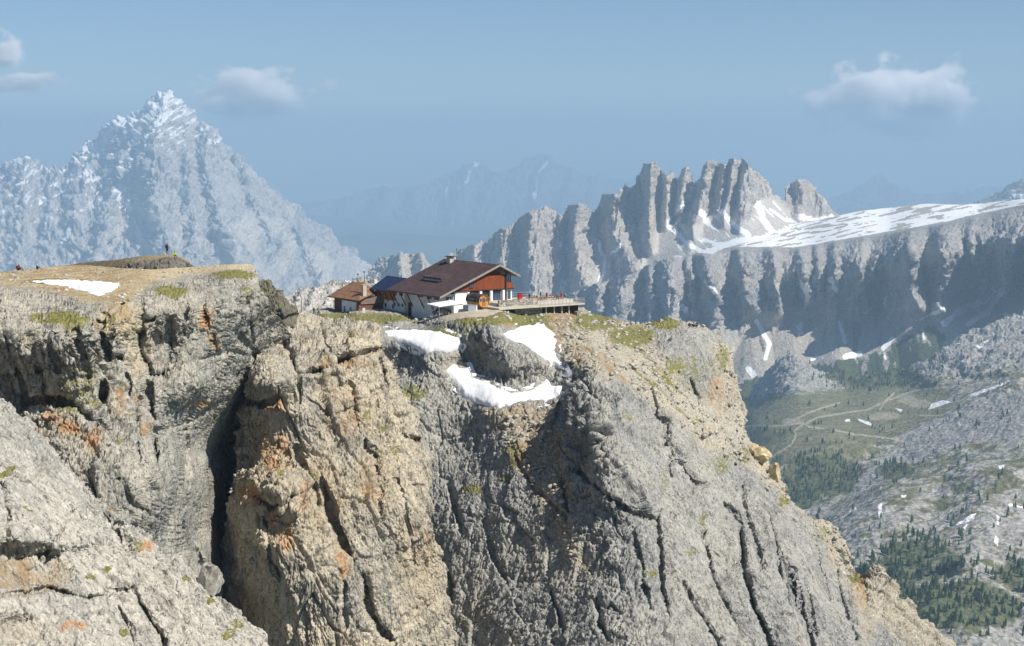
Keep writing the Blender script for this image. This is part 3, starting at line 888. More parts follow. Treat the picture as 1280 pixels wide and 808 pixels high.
def far_disp(P, u, big=1.0, flute=1.0, strata=1.0, block=1.0, fine=1.0, dip=0.0, steep=0.2):
    P = P.astype(np.float32) / u
    w = np.stack([perlin(P / 9.0), perlin(P / 9.0 + 31), perlin(P / 9.0 + 57)], -1)
    Q = P + w * 1.4
    d = big * 0.9 * fbm(P / 14.0, 2)
    d += flute * 0.7 * (ridged(Q * np.array((0.5, 0.3, 0.5 * steep), np.float32), 3, 0.55) - 0.6)
    z = Q[:, 2] + dip * P[:, 0]
    d += strata * 0.5 * np.clip(perlin(np.stack([P[:, 0] / 40, P[:, 1] / 40, z / 3.0], -1)) * 2.2, -0.7, 0.6)
    v, e = facets(Q * np.array((0.13, 0.09, 0.05), np.float32), 1.8)
    d += block * (1.2 * v - 0.5 * (1 - smooth(0.0, 0.08, e)))
    v, e = facets(Q * np.array((0.36, 0.24, 0.17), np.float32) + 40, 1.6)
    d += block * (0.8 * v - 0.35 * (1 - smooth(0.0, 0.12, e)))
    v, e = facets(Q * np.array((0.9, 0.7, 0.55), np.float32) + 80, 1.4)
    d += block * 0.55 * v
    d += fine * 0.3 * fbm(Q * np.array((1.2, 1.2, 1.0), np.float32), 3, 0.6)
    return d * u


def tri(x, y, period, sl, seed):
    """triangular rock facets between slanting gullies"""
    a = saw(x + sl * y, period, seed, 0.45)
    b = saw(x - sl * y, period * 1.13, seed + 3.1, 0.45)
    return np.maximum(a, b)


def saw(x, period, seed, lo=0.3):
    """irregular row of buttresses: steep on the left side, gentle on the right"""
    xr = x.ravel()
    w = x / period + 0.55 * perlin(np.stack([xr / (period * 1.7), 0 * xr + seed, 0 * xr], -1).astype(np.float32)).reshape(x.shape)
    f = w - np.floor(w)
    k = np.floor(w)
    amp = 0.45 + 0.55 * ((np.sin(k * 12.9898 + seed) * 43758.5453) % 1.0)
    return amp * np.where(f < lo, smooth(0, lo, f), 1 - smooth(lo, 1.0, f) ** 0.8 * 1.0)


def spurs(x, y, wx, wy, sl, seed):
    """irregular spurs and gullies running down to one side or the other"""
    xr, yr = x.ravel(), y.ravel()
    a = ridged(np.stack([(xr + sl * yr) / wx, yr / wy, 0 * xr + seed], -1), 3)
    b = ridged(np.stack([(xr - sl * yr) / (wx * 1.2), yr / wy, 0 * xr + seed + 7], -1), 3)
    return np.maximum(a, b).reshape(x.shape)


def at0(px, **k):
    d = dict(veg=zero(px), orange=zero(px), scree=zero(px), snow=zero(px), dirt_shade=zero(px))
    d.update(k)
    return d


FAR_COOL, FAR_WARM, FAR_DARK = (0.22, 0.215, 0.205), (0.34, 0.305, 0.26), (0.11, 0.108, 0.10)
CRODA = rock_material("far_limestone_towers", 16.0, (0.31, 0.295, 0.275), (0.47, 0.425, 0.365), (0.13, 0.12, 0.11), veg=(0.05, 0.06, 0.03), orange=(0.42, 0.25, 0.14), scree=(0.55, 0.52, 0.46), bump=0.8)
LASTOI = rock_material("far_limestone_wall", 14.0, (0.25, 0.25, 0.245), (0.37, 0.355, 0.33), (0.09, 0.09, 0.088), veg=(0.045, 0.055, 0.025), orange=(0.36, 0.25, 0.16), scree=(0.47, 0.43, 0.36), bump=0.8)
ANTELAO = rock_material("far_snowy_peak", 40.0, (0.36, 0.355, 0.345), (0.46, 0.44, 0.41), (0.24, 0.24, 0.24), scree=(0.66, 0.61, 0.54), bump=0.8)

# ---- the towers on the right (7 km) -----------------------------------------
T = [(440, 352), (458, 346), (468, 331), (480, 322), (492, 319), (505, 317), (520, 317), (530, 321), (538, 332), (552, 326), (565, 318), (580, 312), (592, 304), (602, 300), (610, 303), (618, 293), (625, 286),
     (636, 284), (650, 273), (662, 265), (672, 261), (682, 259), (690, 264), (697, 268), (705, 268), (711, 257), (722, 256), (734, 260), (742, 267), (748, 258), (753, 243), (764, 243), (773, 243), (779, 233),
     (787, 236), (791, 234), (797, 226), (800, 213), (803, 204), (811, 205), (815, 203), (819, 202), (824, 210), (829, 214), (834, 220), (839, 213), (843, 218), (846, 226), (849, 221), (855, 208), (860, 209),
     (863, 222), (866, 233), (870, 229), (876, 222), (880, 207), (886, 204), (894, 202), (903, 205), (908, 206), (912, 200), (917, 197), (922, 200), (930, 199), (936, 207), (943, 213), (950, 221), (959, 230),
     (966, 245), (974, 249), (981, 253), (983, 243), (984, 233), (990, 227), (998, 224), (1009, 225), (1015, 230), (1020, 236), (1030, 247), (1037, 261), (1048, 270), (1075, 285)]
B = [(x, 430) for x, y in T]
Dr = 7000
ctrl = [(440, 350, 7600), (500, 318, 7500), (560, 322, 7500), (602, 300, 7300), (680, 262, 7150), (760, 246, 7050), (815, 206, 6950), (855, 212, 7000), (915, 200, 6850), (960, 235, 6900), (1005, 228, 7300), (1060, 275, 7300),
        (640, 330, 6950), (760, 310, 6800), (820, 290, 6740), (850, 260, 6860), (920, 260, 6640), (870, 290, 6500), (960, 290, 6300), (1005, 268, 7100), (800, 340, 6350), (700, 400, 6500), (850, 320, 6250), (930, 305, 6100), (640, 400, 6600),
        (760, 360, 6350), (560, 360, 7100), (500, 340, 7350), (480, 400, 6900), (1050, 290, 6700), (1050, 400, 5900), (850, 420, 5900), (600, 430, 6400)]


def croda_fx(px, py):
    d = zero(px)
    R = [([(628, 286), (626, 330), (630, 360)], 10, 22, 120), ([(664, 270), (662, 330), (668, 380)], 16, 40, 200), ([(724, 258), (718, 300), (730, 370)], 15, 24, 190), ([(700, 272), (700, 300)], 8, 12, 60),
         ([(770, 243), (768, 290), (790, 335)], 22, 22, 190), ([(790, 236), (786, 280)], 8, 10, 70), ([(815, 204), (812, 250), (812, 300)], 14, 12, 210), ([(834, 215), (832, 270)], 9, 10, 120), ([(857, 210), (853, 240), (850, 262)], 9, 8, 150),
         ([(885, 206), (880, 240), (866, 285)], 12, 14, 160), ([(905, 206), (900, 250)], 7, 9, 80), ([(918, 198), (912, 240), (905, 268)], 8, 10, 120), ([(935, 205), (928, 240), (925, 275)], 8, 30, 140),
         ([(1000, 225), (1004, 250), (1003, 272)], 16, 14, 200), ([(1022, 238), (1030, 262)], 10, 18, 60), ([(500, 318), (503, 345)], 16, 12, 120), ([(526, 319), (528, 345)], 9, 14, 120), ([(560, 320), (565, 350)], 12, 14, 90),
         ([(592, 303), (596, 340)], 12, 14, 100), ([(800, 310), (800, 345)], 9, 10, 60), ([(682, 262), (690, 300), (700, 340)], 10, 12, 60), ([(868, 275), (862, 300)], 10, 8, 60)]
    m = zero(px)
    for pts, wl, wr, A in R:
        m = np.maximum(m, rib(px, py, pts, wl, wr, A))
    d -= m
    rocky = 1 - smooth(-6, 8, sdscree(px, py))
    d -= 26 * tri(px, py - 260, 8.0, 0.14, 3.3) * rocky
    for pts, w, A in [([(748, 290), (757, 320), (752, 345), (745, 360)], 3, 30), ([(888, 215), (892, 250)], 2, 30), ([(700, 350), (712, 310), (708, 290)], 2.5, 30), ([(870, 235), (858, 262), (838, 280)], 4, 60)]:
        d += crack(px, py, pts, w, A)
    return d


SCREE_C = [(740, 362), (748, 312), (757, 325), (765, 345), (776, 352), (790, 345), (797, 338), (800, 318), (812, 310), (818, 290), (822, 274), (838, 280), (845, 290), (856, 287), (866, 281), (880, 275), (884, 268),
           (892, 266), (905, 266), (918, 272), (936, 276), (944, 262), (950, 250), (962, 246), (980, 256), (990, 268), (1010, 272), (1030, 268), (1080, 282), (1080, 340), (900, 330), (800, 380), (745, 375)]


def sdscree(px, py):
    return sdpoly(px, py, SCREE_C)


px, py, base, P = relief(T, B, 1.1, ctrl, croda_fx, lambda P, x, y, n: far_disp(P, 8.5, 0.8, 1.0, 0.6, 0.8, 1.0, steep=0.22), FWRAP,
                         ampmask=lambda x, y: 1 - 0.93 * smooth(-4, 6, sdscree(x, y)), wscale=30)
sc = smooth(-3, 3, sdscree(px, py))
sn = np.maximum.reduce([np.exp(-(pdist(px, py, pts)[0] / w) ** 2) * k for pts, w, k in [
    ([(866, 236), (856, 252), (848, 262), (836, 276), (833, 282)], 3.2, 1.1), ([(833, 282), (845, 290), (858, 305), (880, 315), (900, 318)], 4, 1.1), ([(748, 308), (756, 322), (753, 340), (747, 358)], 3.2, 1.15),
    ([(948, 256), (955, 275), (965, 290), (975, 300)], 6, 1.1), ([(900, 262), (915, 280), (930, 290), (945, 305)], 5, 1.0), ([(875, 265), (885, 280), (895, 285)], 4, 1.0), ([(884, 320), (920, 305), (960, 300), (1000, 285)], 9, 1.2),
    ([(880, 300), (910, 308), (940, 300)], 5, 1.0), ([(765, 318), (775, 308)], 2.5, 1.0), ([(775, 350), (795, 342)], 2, 1.0), ([(1000, 272), (1020, 275), (1040, 272)], 5, 1.0), ([(700, 310), (703, 300)], 2, 1.1),
    ([(963, 262), (980, 274), (995, 278)], 3, 1), ([(846, 322), (870, 326), (890, 330)], 5, 0.9), ([(690, 380), (700, 366), (712, 352)], 3, 1.0)]])
x_, y_ = px.ravel(), py.ravel()
sl_ = fbm(np.stack([(x_ * 0.75 - y_ * 0.66) / 4.0, (x_ * 0.66 + y_ * 0.75) / 30, 0 * x_], -1), 3).reshape(px.shape)
sn = np.maximum(sn, sc * smooth(0.15, 0.5, sl_) * smooth(800, 850, px) * 0.8)
sn = np.maximum(sn, smooth(292, 305, py + (px - 960) * 0.25) * smooth(905, 950, px) * 0.75)
mesh_from_grid("mountain_towers", P, CRODA, at0(px, scree=sc, snow=np.clip(sn * 0.75, 0, 1), orange=0.75 * np.maximum.reduce([blob(px, py, *c) for c in [
    (817, 290, 8, 30), (630, 300, 12, 26), (665, 290, 14, 20), (770, 262, 10, 26), (1008, 238, 12, 12), (525, 325, 10, 10), (813, 225, 6, 20), (905, 225, 20, 20)]])))

# ---- the long wall in front of them (5.5 km) ---------------------------------
T = [(640, 392), (690, 376), (725, 362), (745, 357), (770, 350), (785, 345), (800, 336), (815, 328), (835, 324), (858, 321), (872, 316), (890, 318), (905, 311), (925, 305), (950, 300), (975, 288), (1000, 280),
     (1020, 275), (1047, 270), (1075, 264), (1110, 260), (1135, 257), (1160, 255), (1190, 256), (1222, 255), (1250, 252), (1280, 249), (1340, 243)]
B = [(640, 520), (690, 520), (725, 520), (745, 520), (770, 520), (785, 520), (800, 520), (815, 520), (835, 520), (858, 520), (872, 520), (890, 520), (905, 520), (925, 520), (950, 520), (975, 520), (1000, 520), (1020, 520),
     (1047, 520), (1075, 520), (1110, 520), (1135, 520), (1160, 520), (1190, 520), (1222, 520), (1250, 520), (1280, 520), (1340, 520)]
EDGE = ([600, 860, 905, 960, 992, 1040, 1080, 1135, 1177, 1210, 1280, 1340], [300, 316, 309, 309, 310, 302, 295, 286, 279, 271, 256, 250])
FOOT = ([640, 740, 800, 880, 905, 940, 965, 1000, 1030, 1050, 1075, 1095, 1110, 1130, 1150, 1180, 1200, 1235, 1260, 1340], [400, 410, 430, 420, 440, 380, 395, 375, 372, 392, 385, 372, 388, 382, 378, 388, 372, 362, 356, 352])
ctrl = [(640, 392, 5900), (725, 362, 5850), (800, 336, 5800), (860, 321, 5750), (905, 311, 5800), (1000, 280, 6700), (1110, 260, 6900), (1222, 255, 6700), (1340, 243, 6300),
        (905, 322, 5700), (992, 312, 5650), (1080, 297, 5600), (1177, 281, 5600), (1280, 260, 5500), (1340, 254, 5400), (960, 311, 5680), (1040, 304, 5620), (1135, 288, 5600), (1220, 272, 5560),
        (740, 400, 5700), (800, 430, 5500), (880, 400, 5500), (1000, 375, 5420), (1100, 380, 5380), (1200, 370, 5320), (1280, 352, 5250), (960, 460, 4950), (1050, 440, 4950), (1130, 410, 5000), (1200, 400, 4900), (1280, 380, 4900),
        (900, 480, 4950), (800, 500, 5300), (1000, 520, 4700), (1150, 520, 4500), (1340, 520, 4300), (700, 520, 5500), (900, 520, 4800)]


def last_fx(px, py):
    edge = np.interp(px, *EDGE)
    foot = np.interp(px, *FOOT)
    k = smooth(-2, 5, py - edge) * (1 - smooth(-6, 30, py - foot))
    d = zero(px)
    m = zero(px)
    for pts, wl, wr, A in [([(778, 348), (770, 400)], 20, 26, 150), ([(835, 325), (838, 380), (850, 440)], 26, 26, 170), ([(880, 318), (890, 360), (900, 430)], 22, 26, 160), ([(812, 330), (815, 400)], 8, 16, 90),
                           ([(925, 312), (928, 350), (935, 380)], 14, 26, 130), ([(965, 310), (968, 350), (975, 390)], 14, 14, 120), ([(1000, 308), (1005, 350), (1010, 375)], 12, 16, 120), ([(1078, 296), (1076, 340), (1082, 385)], 32, 10, 90),
                           ([(1138, 287), (1138, 340), (1146, 385)], 42, 22, 230), ([(1180, 280), (1180, 330), (1176, 385)], 22, 30, 190), ([(1212, 272), (1216, 320), (1228, 350)], 8, 10, 60), ([(1045, 303), (1040, 360)], 10, 14, 90),
                           ([(1262, 300), (1258, 350)], 30, 26, 160), ([(1250, 262), (1280, 300)], 40, 30, 120), ([(1020, 306), (1024, 360)], 8, 12, 90), ([(750, 358), (748, 420)], 16, 14, 90), ([(860, 330), (868, 400)], 8, 12, 80)]:
        m = np.maximum(m, rib(px, py, pts, wl, wr, A))
    d -= m * k
    d -= k * (62 * spurs(px, py - 300, 34, 85, 0.30, 1.7) * smooth(0, 30, py - edge) + 20 * tri(px, py - 300, 13.0, 0.25, 5.1))
    # fans of scree below the wall
    f = smooth(-10, 20, py - foot) * (1 - smooth(60, 120, py - foot))
    d -= f * 34 * (np.abs(((px - (py - 400) * 0.12) / 26.0) % 2.0 - 1.0) ** 0.7)
    return d


def last_rock(px, py):
    edge = np.interp(px, *EDGE)
    foot = np.interp(px, *FOOT)
    rag = fbm(np.stack([px.ravel() / 14, py.ravel() / 30, 0 * px.ravel()], -1), 3).reshape(px.shape)
    rag2 = (np.abs(((px + 6) / 23.0) % 2.0 - 1.0) - 0.5) * 22
    return smooth(0, 12, py - edge) * (1 - smooth(-5, 5, py - foot + rag * 22 + rag2)), edge, foot


lr = last_rock
px, py, base, P = relief(T, B, 1.15, ctrl, last_fx, lambda P, x, y, n: far_disp(P, 8.0, 0.8, 1.0, 0.5, 0.8, 1.0, steep=0.2), FWRAP,
                         ampmask=lambda x, y: 0.10 + 0.90 * np.maximum(last_rock(x, y)[0], 0.35 * (x < 900)), wscale=28)
rk, edge, foot = last_rock(px, py)
onto = smooth(2, -2, py - edge)
kx_, ky_ = px.ravel(), py.ravel()
kst = fbm(np.stack([(kx_ + 1.2 * ky_) / 26, (ky_ + 0.20 * kx_) / 2.6, 0 * kx_], -1), 4).reshape(px.shape)
sn = onto * np.clip(0.66 + 0.18 * smooth(22, 3, edge - py) - 0.75 * smooth(0.0, 0.5, kst), 0, 1) * smooth(895, 925, px)
sn = np.maximum(sn, np.maximum.reduce([np.exp(-(pdist(px, py, pts)[0] / w) ** 2) * k for pts, w, k in [
    ([(1002, 352), (1010, 372), (1006, 384)], 3.2, 0.9), ([(946, 402), (956, 420), (962, 430), (957, 448)], 3.4, 0.95), ([(1038, 348), (1044, 362)], 2.8, 0.9), ([(936, 462), (942, 468)], 5, 0.95), ([(1108, 385), (1110, 370)], 2.5, 0.85),
    ([(1056, 446), (1075, 442)], 5, 0.8), ([(1104, 436), (1116, 424)], 4, 0.85), ([(1150, 400), (1165, 392), (1180, 388)], 4, 0.7), ([(1180, 405), (1200, 388), (1225, 378)], 6, 0.72), ([(1210, 405), (1235, 390), (1255, 360)], 6, 0.7),
    ([(1082, 392), (1092, 382)], 2.2, 0.8), ([(1230, 380), (1245, 365)], 3, 0.75), ([(1255, 392), (1265, 398)], 4, 0.8), ([(848, 380), (858, 396), (864, 408)], 2.5, 0.75), ([(880, 352), (900, 372)], 1.8, 0.7), ([(1015, 450), (1020, 446)], 3, 0.85)]]))
fan = smooth(-4, 8, py - foot)
strk = fbm(np.stack([(px - (py - 400) * 0.10).ravel() / 9, py.ravel() / 90, 0 * px.ravel() + 3], -1), 3).reshape(px.shape)
wood = smooth(-4, 4, sdpoly(px, py, [(912, 470), (935, 478), (960, 470), (985, 452), (1010, 458), (1040, 452), (1075, 450), (1105, 440), (1130, 424), (1160, 410), (1185, 420), (1180, 450), (1100, 490), (1000, 500), (930, 540), (905, 520)])
              + 8 * strk)
FANS = [(868, 392, 0.30), (905, 398, 0.28), (938, 392, 0.25), (962, 380, 0.2), (1004, 366, 0.22), (1046, 350, 0.30), (1088, 384, 0.26), (1110, 366, 0.30), (1150, 384, 0.3), (1196, 372, 0.5), (1236, 352, 0.5)]
pale = zero(px)
for xa, ya, k in FANS:
    tt_ = np.maximum(py - ya, 0)
    q = (px - xa - 0.0016 * tt_ ** 2 * (1 if xa < 1000 else -1)) / (2.0 + k * tt_)
    rs = fbm(np.stack([(q * 3.2 + xa).ravel(), (py / 160).ravel(), 0 * px.ravel()], -1), 3).reshape(px.shape)
    pale = np.maximum(pale, smooth(1.0, 0.6, np.abs(q)) * (py > ya) * (0.35 + 0.65 * smooth(-0.25, 0.3, rs)))
vegm = np.clip(fan * 0.42 * (1 - pale) * smooth(0.25, -0.25, strk) + wood, 0, 1) * smooth(1230, 1150, px)
fan = np.maximum(fan * (0.65 + 0.55 * pale), 0.8 * pale * smooth(-30, 10, py - foot))
spv = spurs(px, py - 300, 34, 85, 0.30, 1.7)
q10, q35 = np.percentile(spv, (12, 38))
gul = smooth(q35, q10, spv) * smooth(4, 45, py - edge) * (0.5 + 0.5 * smooth(-0.3, 0.2, strk))
fan = np.maximum(fan, 0.9 * gul)
vegm = vegm * (1 - 0.8 * gul)
sn = np.maximum(sn, 0.60 * smooth(q10 + 0.1, q10 - 0.25, spv) * smooth(20, 60, py - edge) * smooth(-0.05, 0.3, strk) * (py < 450))
mesh_from_grid("mountain_wall", P, LASTOI, at0(px, scree=np.clip(fan + onto, 0, 1) * (1 - 0.4 * wood), snow=np.clip(sn, 0, 1), veg=vegm, orange=0.6 * blob(px, py, 880, 350, 12, 30) + 0.6 * blob(px, py, 930, 350, 10, 30)))

# ---- great snowy peak on the left (16 km) ----------------------------------------
T = [(-60, 222), (-20, 210), (0, 206), (18, 203), (35, 199), (48, 207), (60, 211), (75, 213), (84, 207), (92, 196), (105, 184), (122, 172), (140, 160), (158, 147), (172, 139), (184, 131), (192, 124), (200, 120), (206, 120),
     (212, 124), (222, 127), (226, 133), (238, 139), (246, 148), (258, 160), (270, 168), (280, 182), (293, 190), (303, 202), (318, 215), (332, 232), (345, 243), (362, 256), (378, 270), (398, 284), (420, 300),
     (440, 316), (462, 336), (490, 356), (540, 390)]
B = [(-60 + 600 * k / (len(T) - 1), 440) for k in range(len(T))]
ctrl = [(-60, 222, 16500), (35, 199, 16300), (92, 196, 16300), (204, 120, 16000), (280, 182, 16300), (345, 243, 16500), (440, 316, 16600), (540, 390, 16600), (150, 200, 15500), (230, 200, 15450), (60, 260, 15500), (120, 280, 14950),
        (160, 270, 15050), (240, 280, 14800), (310, 270, 15500), (180, 330, 14400), (60, 330, 14500), (300, 340, 14500), (380, 340, 15300), (420, 350, 15400), (0, 300, 14900), (0, 400, 13800), (200, 420, 13400), (400, 420, 14400), (540, 440, 15000)]


def ant_fx(px, py):
    d = zero(px)
    m = zero(px)
    for pts, wl, wr, A in [([(204, 122), (190, 200), (200, 270), (215, 340)], 30, 40, 420), ([(262, 165), (262, 220), (280, 280), (300, 340)], 18, 34, 420), ([(300, 200), (320, 250), (345, 300)], 14, 30, 300),
                           ([(100, 195), (100, 240), (90, 300)], 24, 30, 300), ([(238, 210), (236, 260), (246, 310)], 14, 22, 260), ([(140, 250), (130, 300), (120, 330)], 16, 18, 220), ([(30, 205), (30, 260), (20, 330)], 20, 24, 260),
                           ([(172, 280), (188, 310), (196, 340)], 10, 18, 220), ([(350, 250), (380, 300), (400, 350)], 12, 26, 200), ([(62, 240), (60, 300)], 12, 20, 200)]:
        m = np.maximum(m, rib(px, py, pts, wl, wr, A))
    d -= m * 0.6
    d -= 75 * spurs(px, py - 200, 48, 130, 0.7, 9.2) * smooth(130, 230, py)
    return d


px, py, base, P = relief(T, B, 1.2, ctrl, ant_fx, lambda P, x, y, n: far_disp(P, 20.0, 1.8, 0.9, 1.6, 1.7, 1.3, dip=0.45, steep=0.4), FWRAP, wscale=80)
hi = smooth(215, 130, py)
upl = smooth(0, 60, 120 - 0.75 * (px - 100) + 0 * py + 60) * smooth(330, 180, py)
x_, y_ = px.ravel(), py.ravel()
led = fbm(np.stack([(x_ * 0.8 - y_ * 0.6) / 30, (x_ * 0.5 + y_ * 0.86) / 4.2, 0 * x_], -1), 4).reshape(px.shape)
led2 = fbm(np.stack([(x_ - 0.5 * (y_ - 300)) / 7.0, y_ / 45.0, 0 * x_ + 9], -1), 4).reshape(px.shape)
lft = smooth(250, 170, px + (py - 150) * 0.55)
sn = 0.34 + 0.55 * lft * smooth(-0.1, 0.3, led) + 0.25 * hi * smooth(-0.1, 0.35, led)
sn = np.where(py > 190, np.minimum(sn, 0.26 + 0.55 * lft * smooth(0.0, 0.4, led) * smooth(330, 200, py)), sn)
sn = np.maximum(sn, np.maximum.reduce([np.exp(-(pdist(px, py, pts)[0] / w) ** 2) * k for pts, w, k in [
    ([(205, 125), (170, 146), (130, 172), (104, 190)], 4.5, 0.95), ([(218, 128), (190, 142), (170, 160)], 4, 0.9), ([(156, 238), (150, 250), (160, 262)], 8, 0.85), ([(88, 285), (78, 305)], 4, 0.7), ([(35, 250), (20, 262)], 5, 0.65),
    ([(225, 215), (235, 225), (228, 235)], 5, 0.65)]]))
scr = np.maximum.reduce([smooth(-3, 3, sdpoly(px, py, [(150, 258), (165, 262), (185, 275), (190, 283), (180, 300), (174, 318), (166, 300), (152, 280)])), smooth(-3, 4, sdpoly(px, py, [(370, 300), (395, 310), (418, 335), (410, 358), (395, 350), (385, 330)])),
                         0.95 * smooth(0.12, 0.5, led2) * smooth(225, 290, py), 0.8 * smooth(-2, 3, sdpoly(px, py, [(310, 305), (335, 340), (350, 360), (330, 350)]))])
spa = spurs(px, py - 200, 48, 130, 0.7, 9.2)
q1, q2 = np.percentile(spa, (14, 40))
scr = np.maximum(scr, 0.9 * smooth(q2, q1, spa) * smooth(215, 285, py))
mesh_from_grid("mountain_snowy_peak", P, ANTELAO, at0(px, snow=np.clip(sn, 0, 0.95), scree=scr))

# ---- rocky hills just behind the hut (1.4 km) -------------------------------------
T = [(335, 398), (345, 385), (355, 374), (364, 369), (374, 361), (385, 359), (396, 360), (408, 355), (420, 352), (432, 352), (445, 349), (460, 350), (480, 352), (520, 360), (600, 372)]
B = [(x, 430) for x, y in T]
ctrl = [(335, 398, 1300), (385, 359, 1500), (445, 349, 1600), (520, 360, 1600), (600, 372, 1600), (385, 400, 1200), (445, 400, 1200), (600, 430, 1200), (335, 430, 1100)]
px, py, base, P = relief(T, B, 1.1, ctrl, lambda x, y: -25 * saw(x + 0.4 * (y - 350), 17, 2.2, 0.4), lambda P, x, y, n: far_disp(P, 3.2, 1, 0.9, 0.5, 0.9, 1.2, steep=0.3), FWRAP, wscale=8)
mesh_from_grid("hill_behind_hut", P, CRODA, at0(px, scree=0.6 + 0.4 * smooth(0, 1, blob(px, py, 400, 375, 30, 20)), veg=0.3 * smooth(370, 352, py), snow=0.7 * blob(px, py, 437, 352, 10, 4)))

# ---- two far ranges almost lost in the haze ----------------------------------------
HAZY = rock_material("hazy_range", 90.0, (0.16, 0.17, 0.16), (0.22, 0.22, 0.2), (0.09, 0.10, 0.09))


def far_range(name, T, Y, base_row, u, snow):
    B = [(x, base_row) for x, y in T]
    ctrl = []
    for x in np.linspace(T[0][0], T[-1][0], 9):
        yt = np.interp(x, [p[0] for p in T], [p[1] for p in T])
        ctrl += [(x, yt, Y), (x, (yt + base_row) / 2, Y * 0.92), (x, base_row, Y * 0.85)]
    px, py, base, P = relief(T, B, 1.6, ctrl, lambda x, y: -Y * 0.012 * saw(x + 0.3 * (y - 250), 46, Y % 7.0, 0.4), lambda P, x, y, n: far_disp(P, u * 0.6, 1.3, 1.2, 0.3, 0.8, 1.0, steep=0.5), FWRAP, wscale=u * 2)
    mesh_from_grid(name, P, HAZY, at0(px, snow=snow(px, py)))


far_range("mountain_range_hazy", [(330, 262), (380, 262), (420, 250), (455, 240), (478, 232), (500, 236), (530, 232), (552, 222), (570, 214), (586, 207), (595, 203), (604, 210), (618, 215), (640, 212), (660, 200), (675, 191), (684, 194), (697, 205),
                    (720, 212), (745, 222), (780, 228), (820, 236), (880, 240), (960, 246), (1000, 248)], 34000, 350, 95.0,
          lambda x, y: np.maximum.reduce([0.62 * np.exp(-(pdist(x, y, p)[0] / 3.0) ** 2) for p in [[(598, 206), (588, 216), (584, 228), (566, 244)], [(560, 236), (556, 244)], [(684, 205), (672, 215)], [(474, 232), (480, 228)], [(672, 238), (668, 250)]]]))
far_range("mountain_range_pointed", [(940, 262), (1000, 256), (1040, 247), (1064, 240), (1080, 232), (1092, 222), (1102, 217), (1112, 226), (1122, 236), (1150, 242), (1180, 240), (1205, 243), (1225, 236), (1250, 238), (1290, 232), (1400, 225)], 31000, 330, 85.0,
          lambda x, y: 0.3 + 0 * x)
far_range("mountain_range_right", [(1205, 262), (1228, 252), (1244, 243), (1254, 236), (1262, 229), (1270, 226), (1280, 222), (1300, 214), (1340, 205)], 12500, 300, 42.0, lambda x, y: 0.42 + 0 * x)

# ---- valley ---------------------------------------------------------------------------
VALLEY, vt, vb = nodemat("valley_slopes")
g = G(vt)
n1 = g.noise(0.004, 6, 0.65)
n2 = g.noise(0.03, 6, 0.7)
n3 = g.noise(0.12, 4, 0.7)
grass = g.mix(g.ramp(n2, 0.35, 0.65), (0.135, 0.14, 0.07), (0.235, 0.22, 0.135))
rubble = g.mix(g.ramp(n3, 0.36, 0.66), (0.22, 0.22, 0.205), (0.44, 0.425, 0.39))
rub = g.ramp(g.math('ADD', g.attr("rubble"), g.math('MULTIPLY', g.math('SUBTRACT', n2, 0.5), 1.5)), 0.42, 0.60)
c = g.mix(rub, grass, rubble)
c = g.mix(g.ramp(g.math('ADD', g.attr("veg"), g.math('MULTIPLY', g.math('SUBTRACT', n2, 0.5), 1.3)), 0.45, 0.6), c, g.mix(g.ramp(n3, 0.4, 0.6), (0.07, 0.09, 0.045), (0.13, 0.14, 0.07)))
c = g.mix(g.ramp(g.attr("scree"), 0.25, 0.8, 0.0, 0.75), c, (0.46, 0.42, 0.33))
c = g.mix(g.ramp(g.attr("snow"), 0.4, 0.6), c, (0.86, 0.86, 0.87))
vt.links.new(c, vb.inputs["Base Color"])
vh = g.math('ADD', g.math('MULTIPLY', g.voro(0.11), 0.8), g.math('ADD', n2, n3))
vt.links.new(g.bump(vh, 0.7, 5.0), vb.inputs["Normal"])

T = [(860, 520), (905, 505), (935, 500), (950, 478), (962, 462), (975, 448), (985, 443), (1000, 450), (1016, 462), (1035, 470), (1060, 468), (1080, 472), (1100, 472), (1115, 466), (1140, 460), (1160, 452), (1175, 440), (1190, 428),
     (1215, 416), (1240, 408), (1262, 398), (1280, 392), (1340, 375)]
B = [(x, 860) for x, y in T]
ctrl = [(860, 520, 4600), (935, 500, 4400), (985, 443, 4350), (1035, 470, 4200), (1100, 472, 4150), (1190, 428, 4200), (1280, 392, 4300), (1340, 375, 4300), (950, 530, 3600), (1000, 500, 3750), (1100, 500, 3650), (1200, 460, 3750),
        (1280, 450, 3500), (960, 570, 3200), (1040, 545, 3200), (1140, 540, 3150), (1240, 510, 3100), (1340, 500, 3000), (1000, 610, 2900), (1060, 600, 2880), (1120, 590, 2850), (1200, 575, 2700), (1280, 565, 2600), (1060, 645, 2480),
        (1120, 620, 2520), (1200, 640, 2340), (1300, 640, 2290), (1100, 700, 2140), (1200, 720, 2000), (1300, 740, 1940), (1200, 800, 1760), (1100, 820, 1770), (1300, 860, 1650), (950, 700, 2330), (860, 700, 2450), (860, 860, 1850), (1000, 860, 1780)]
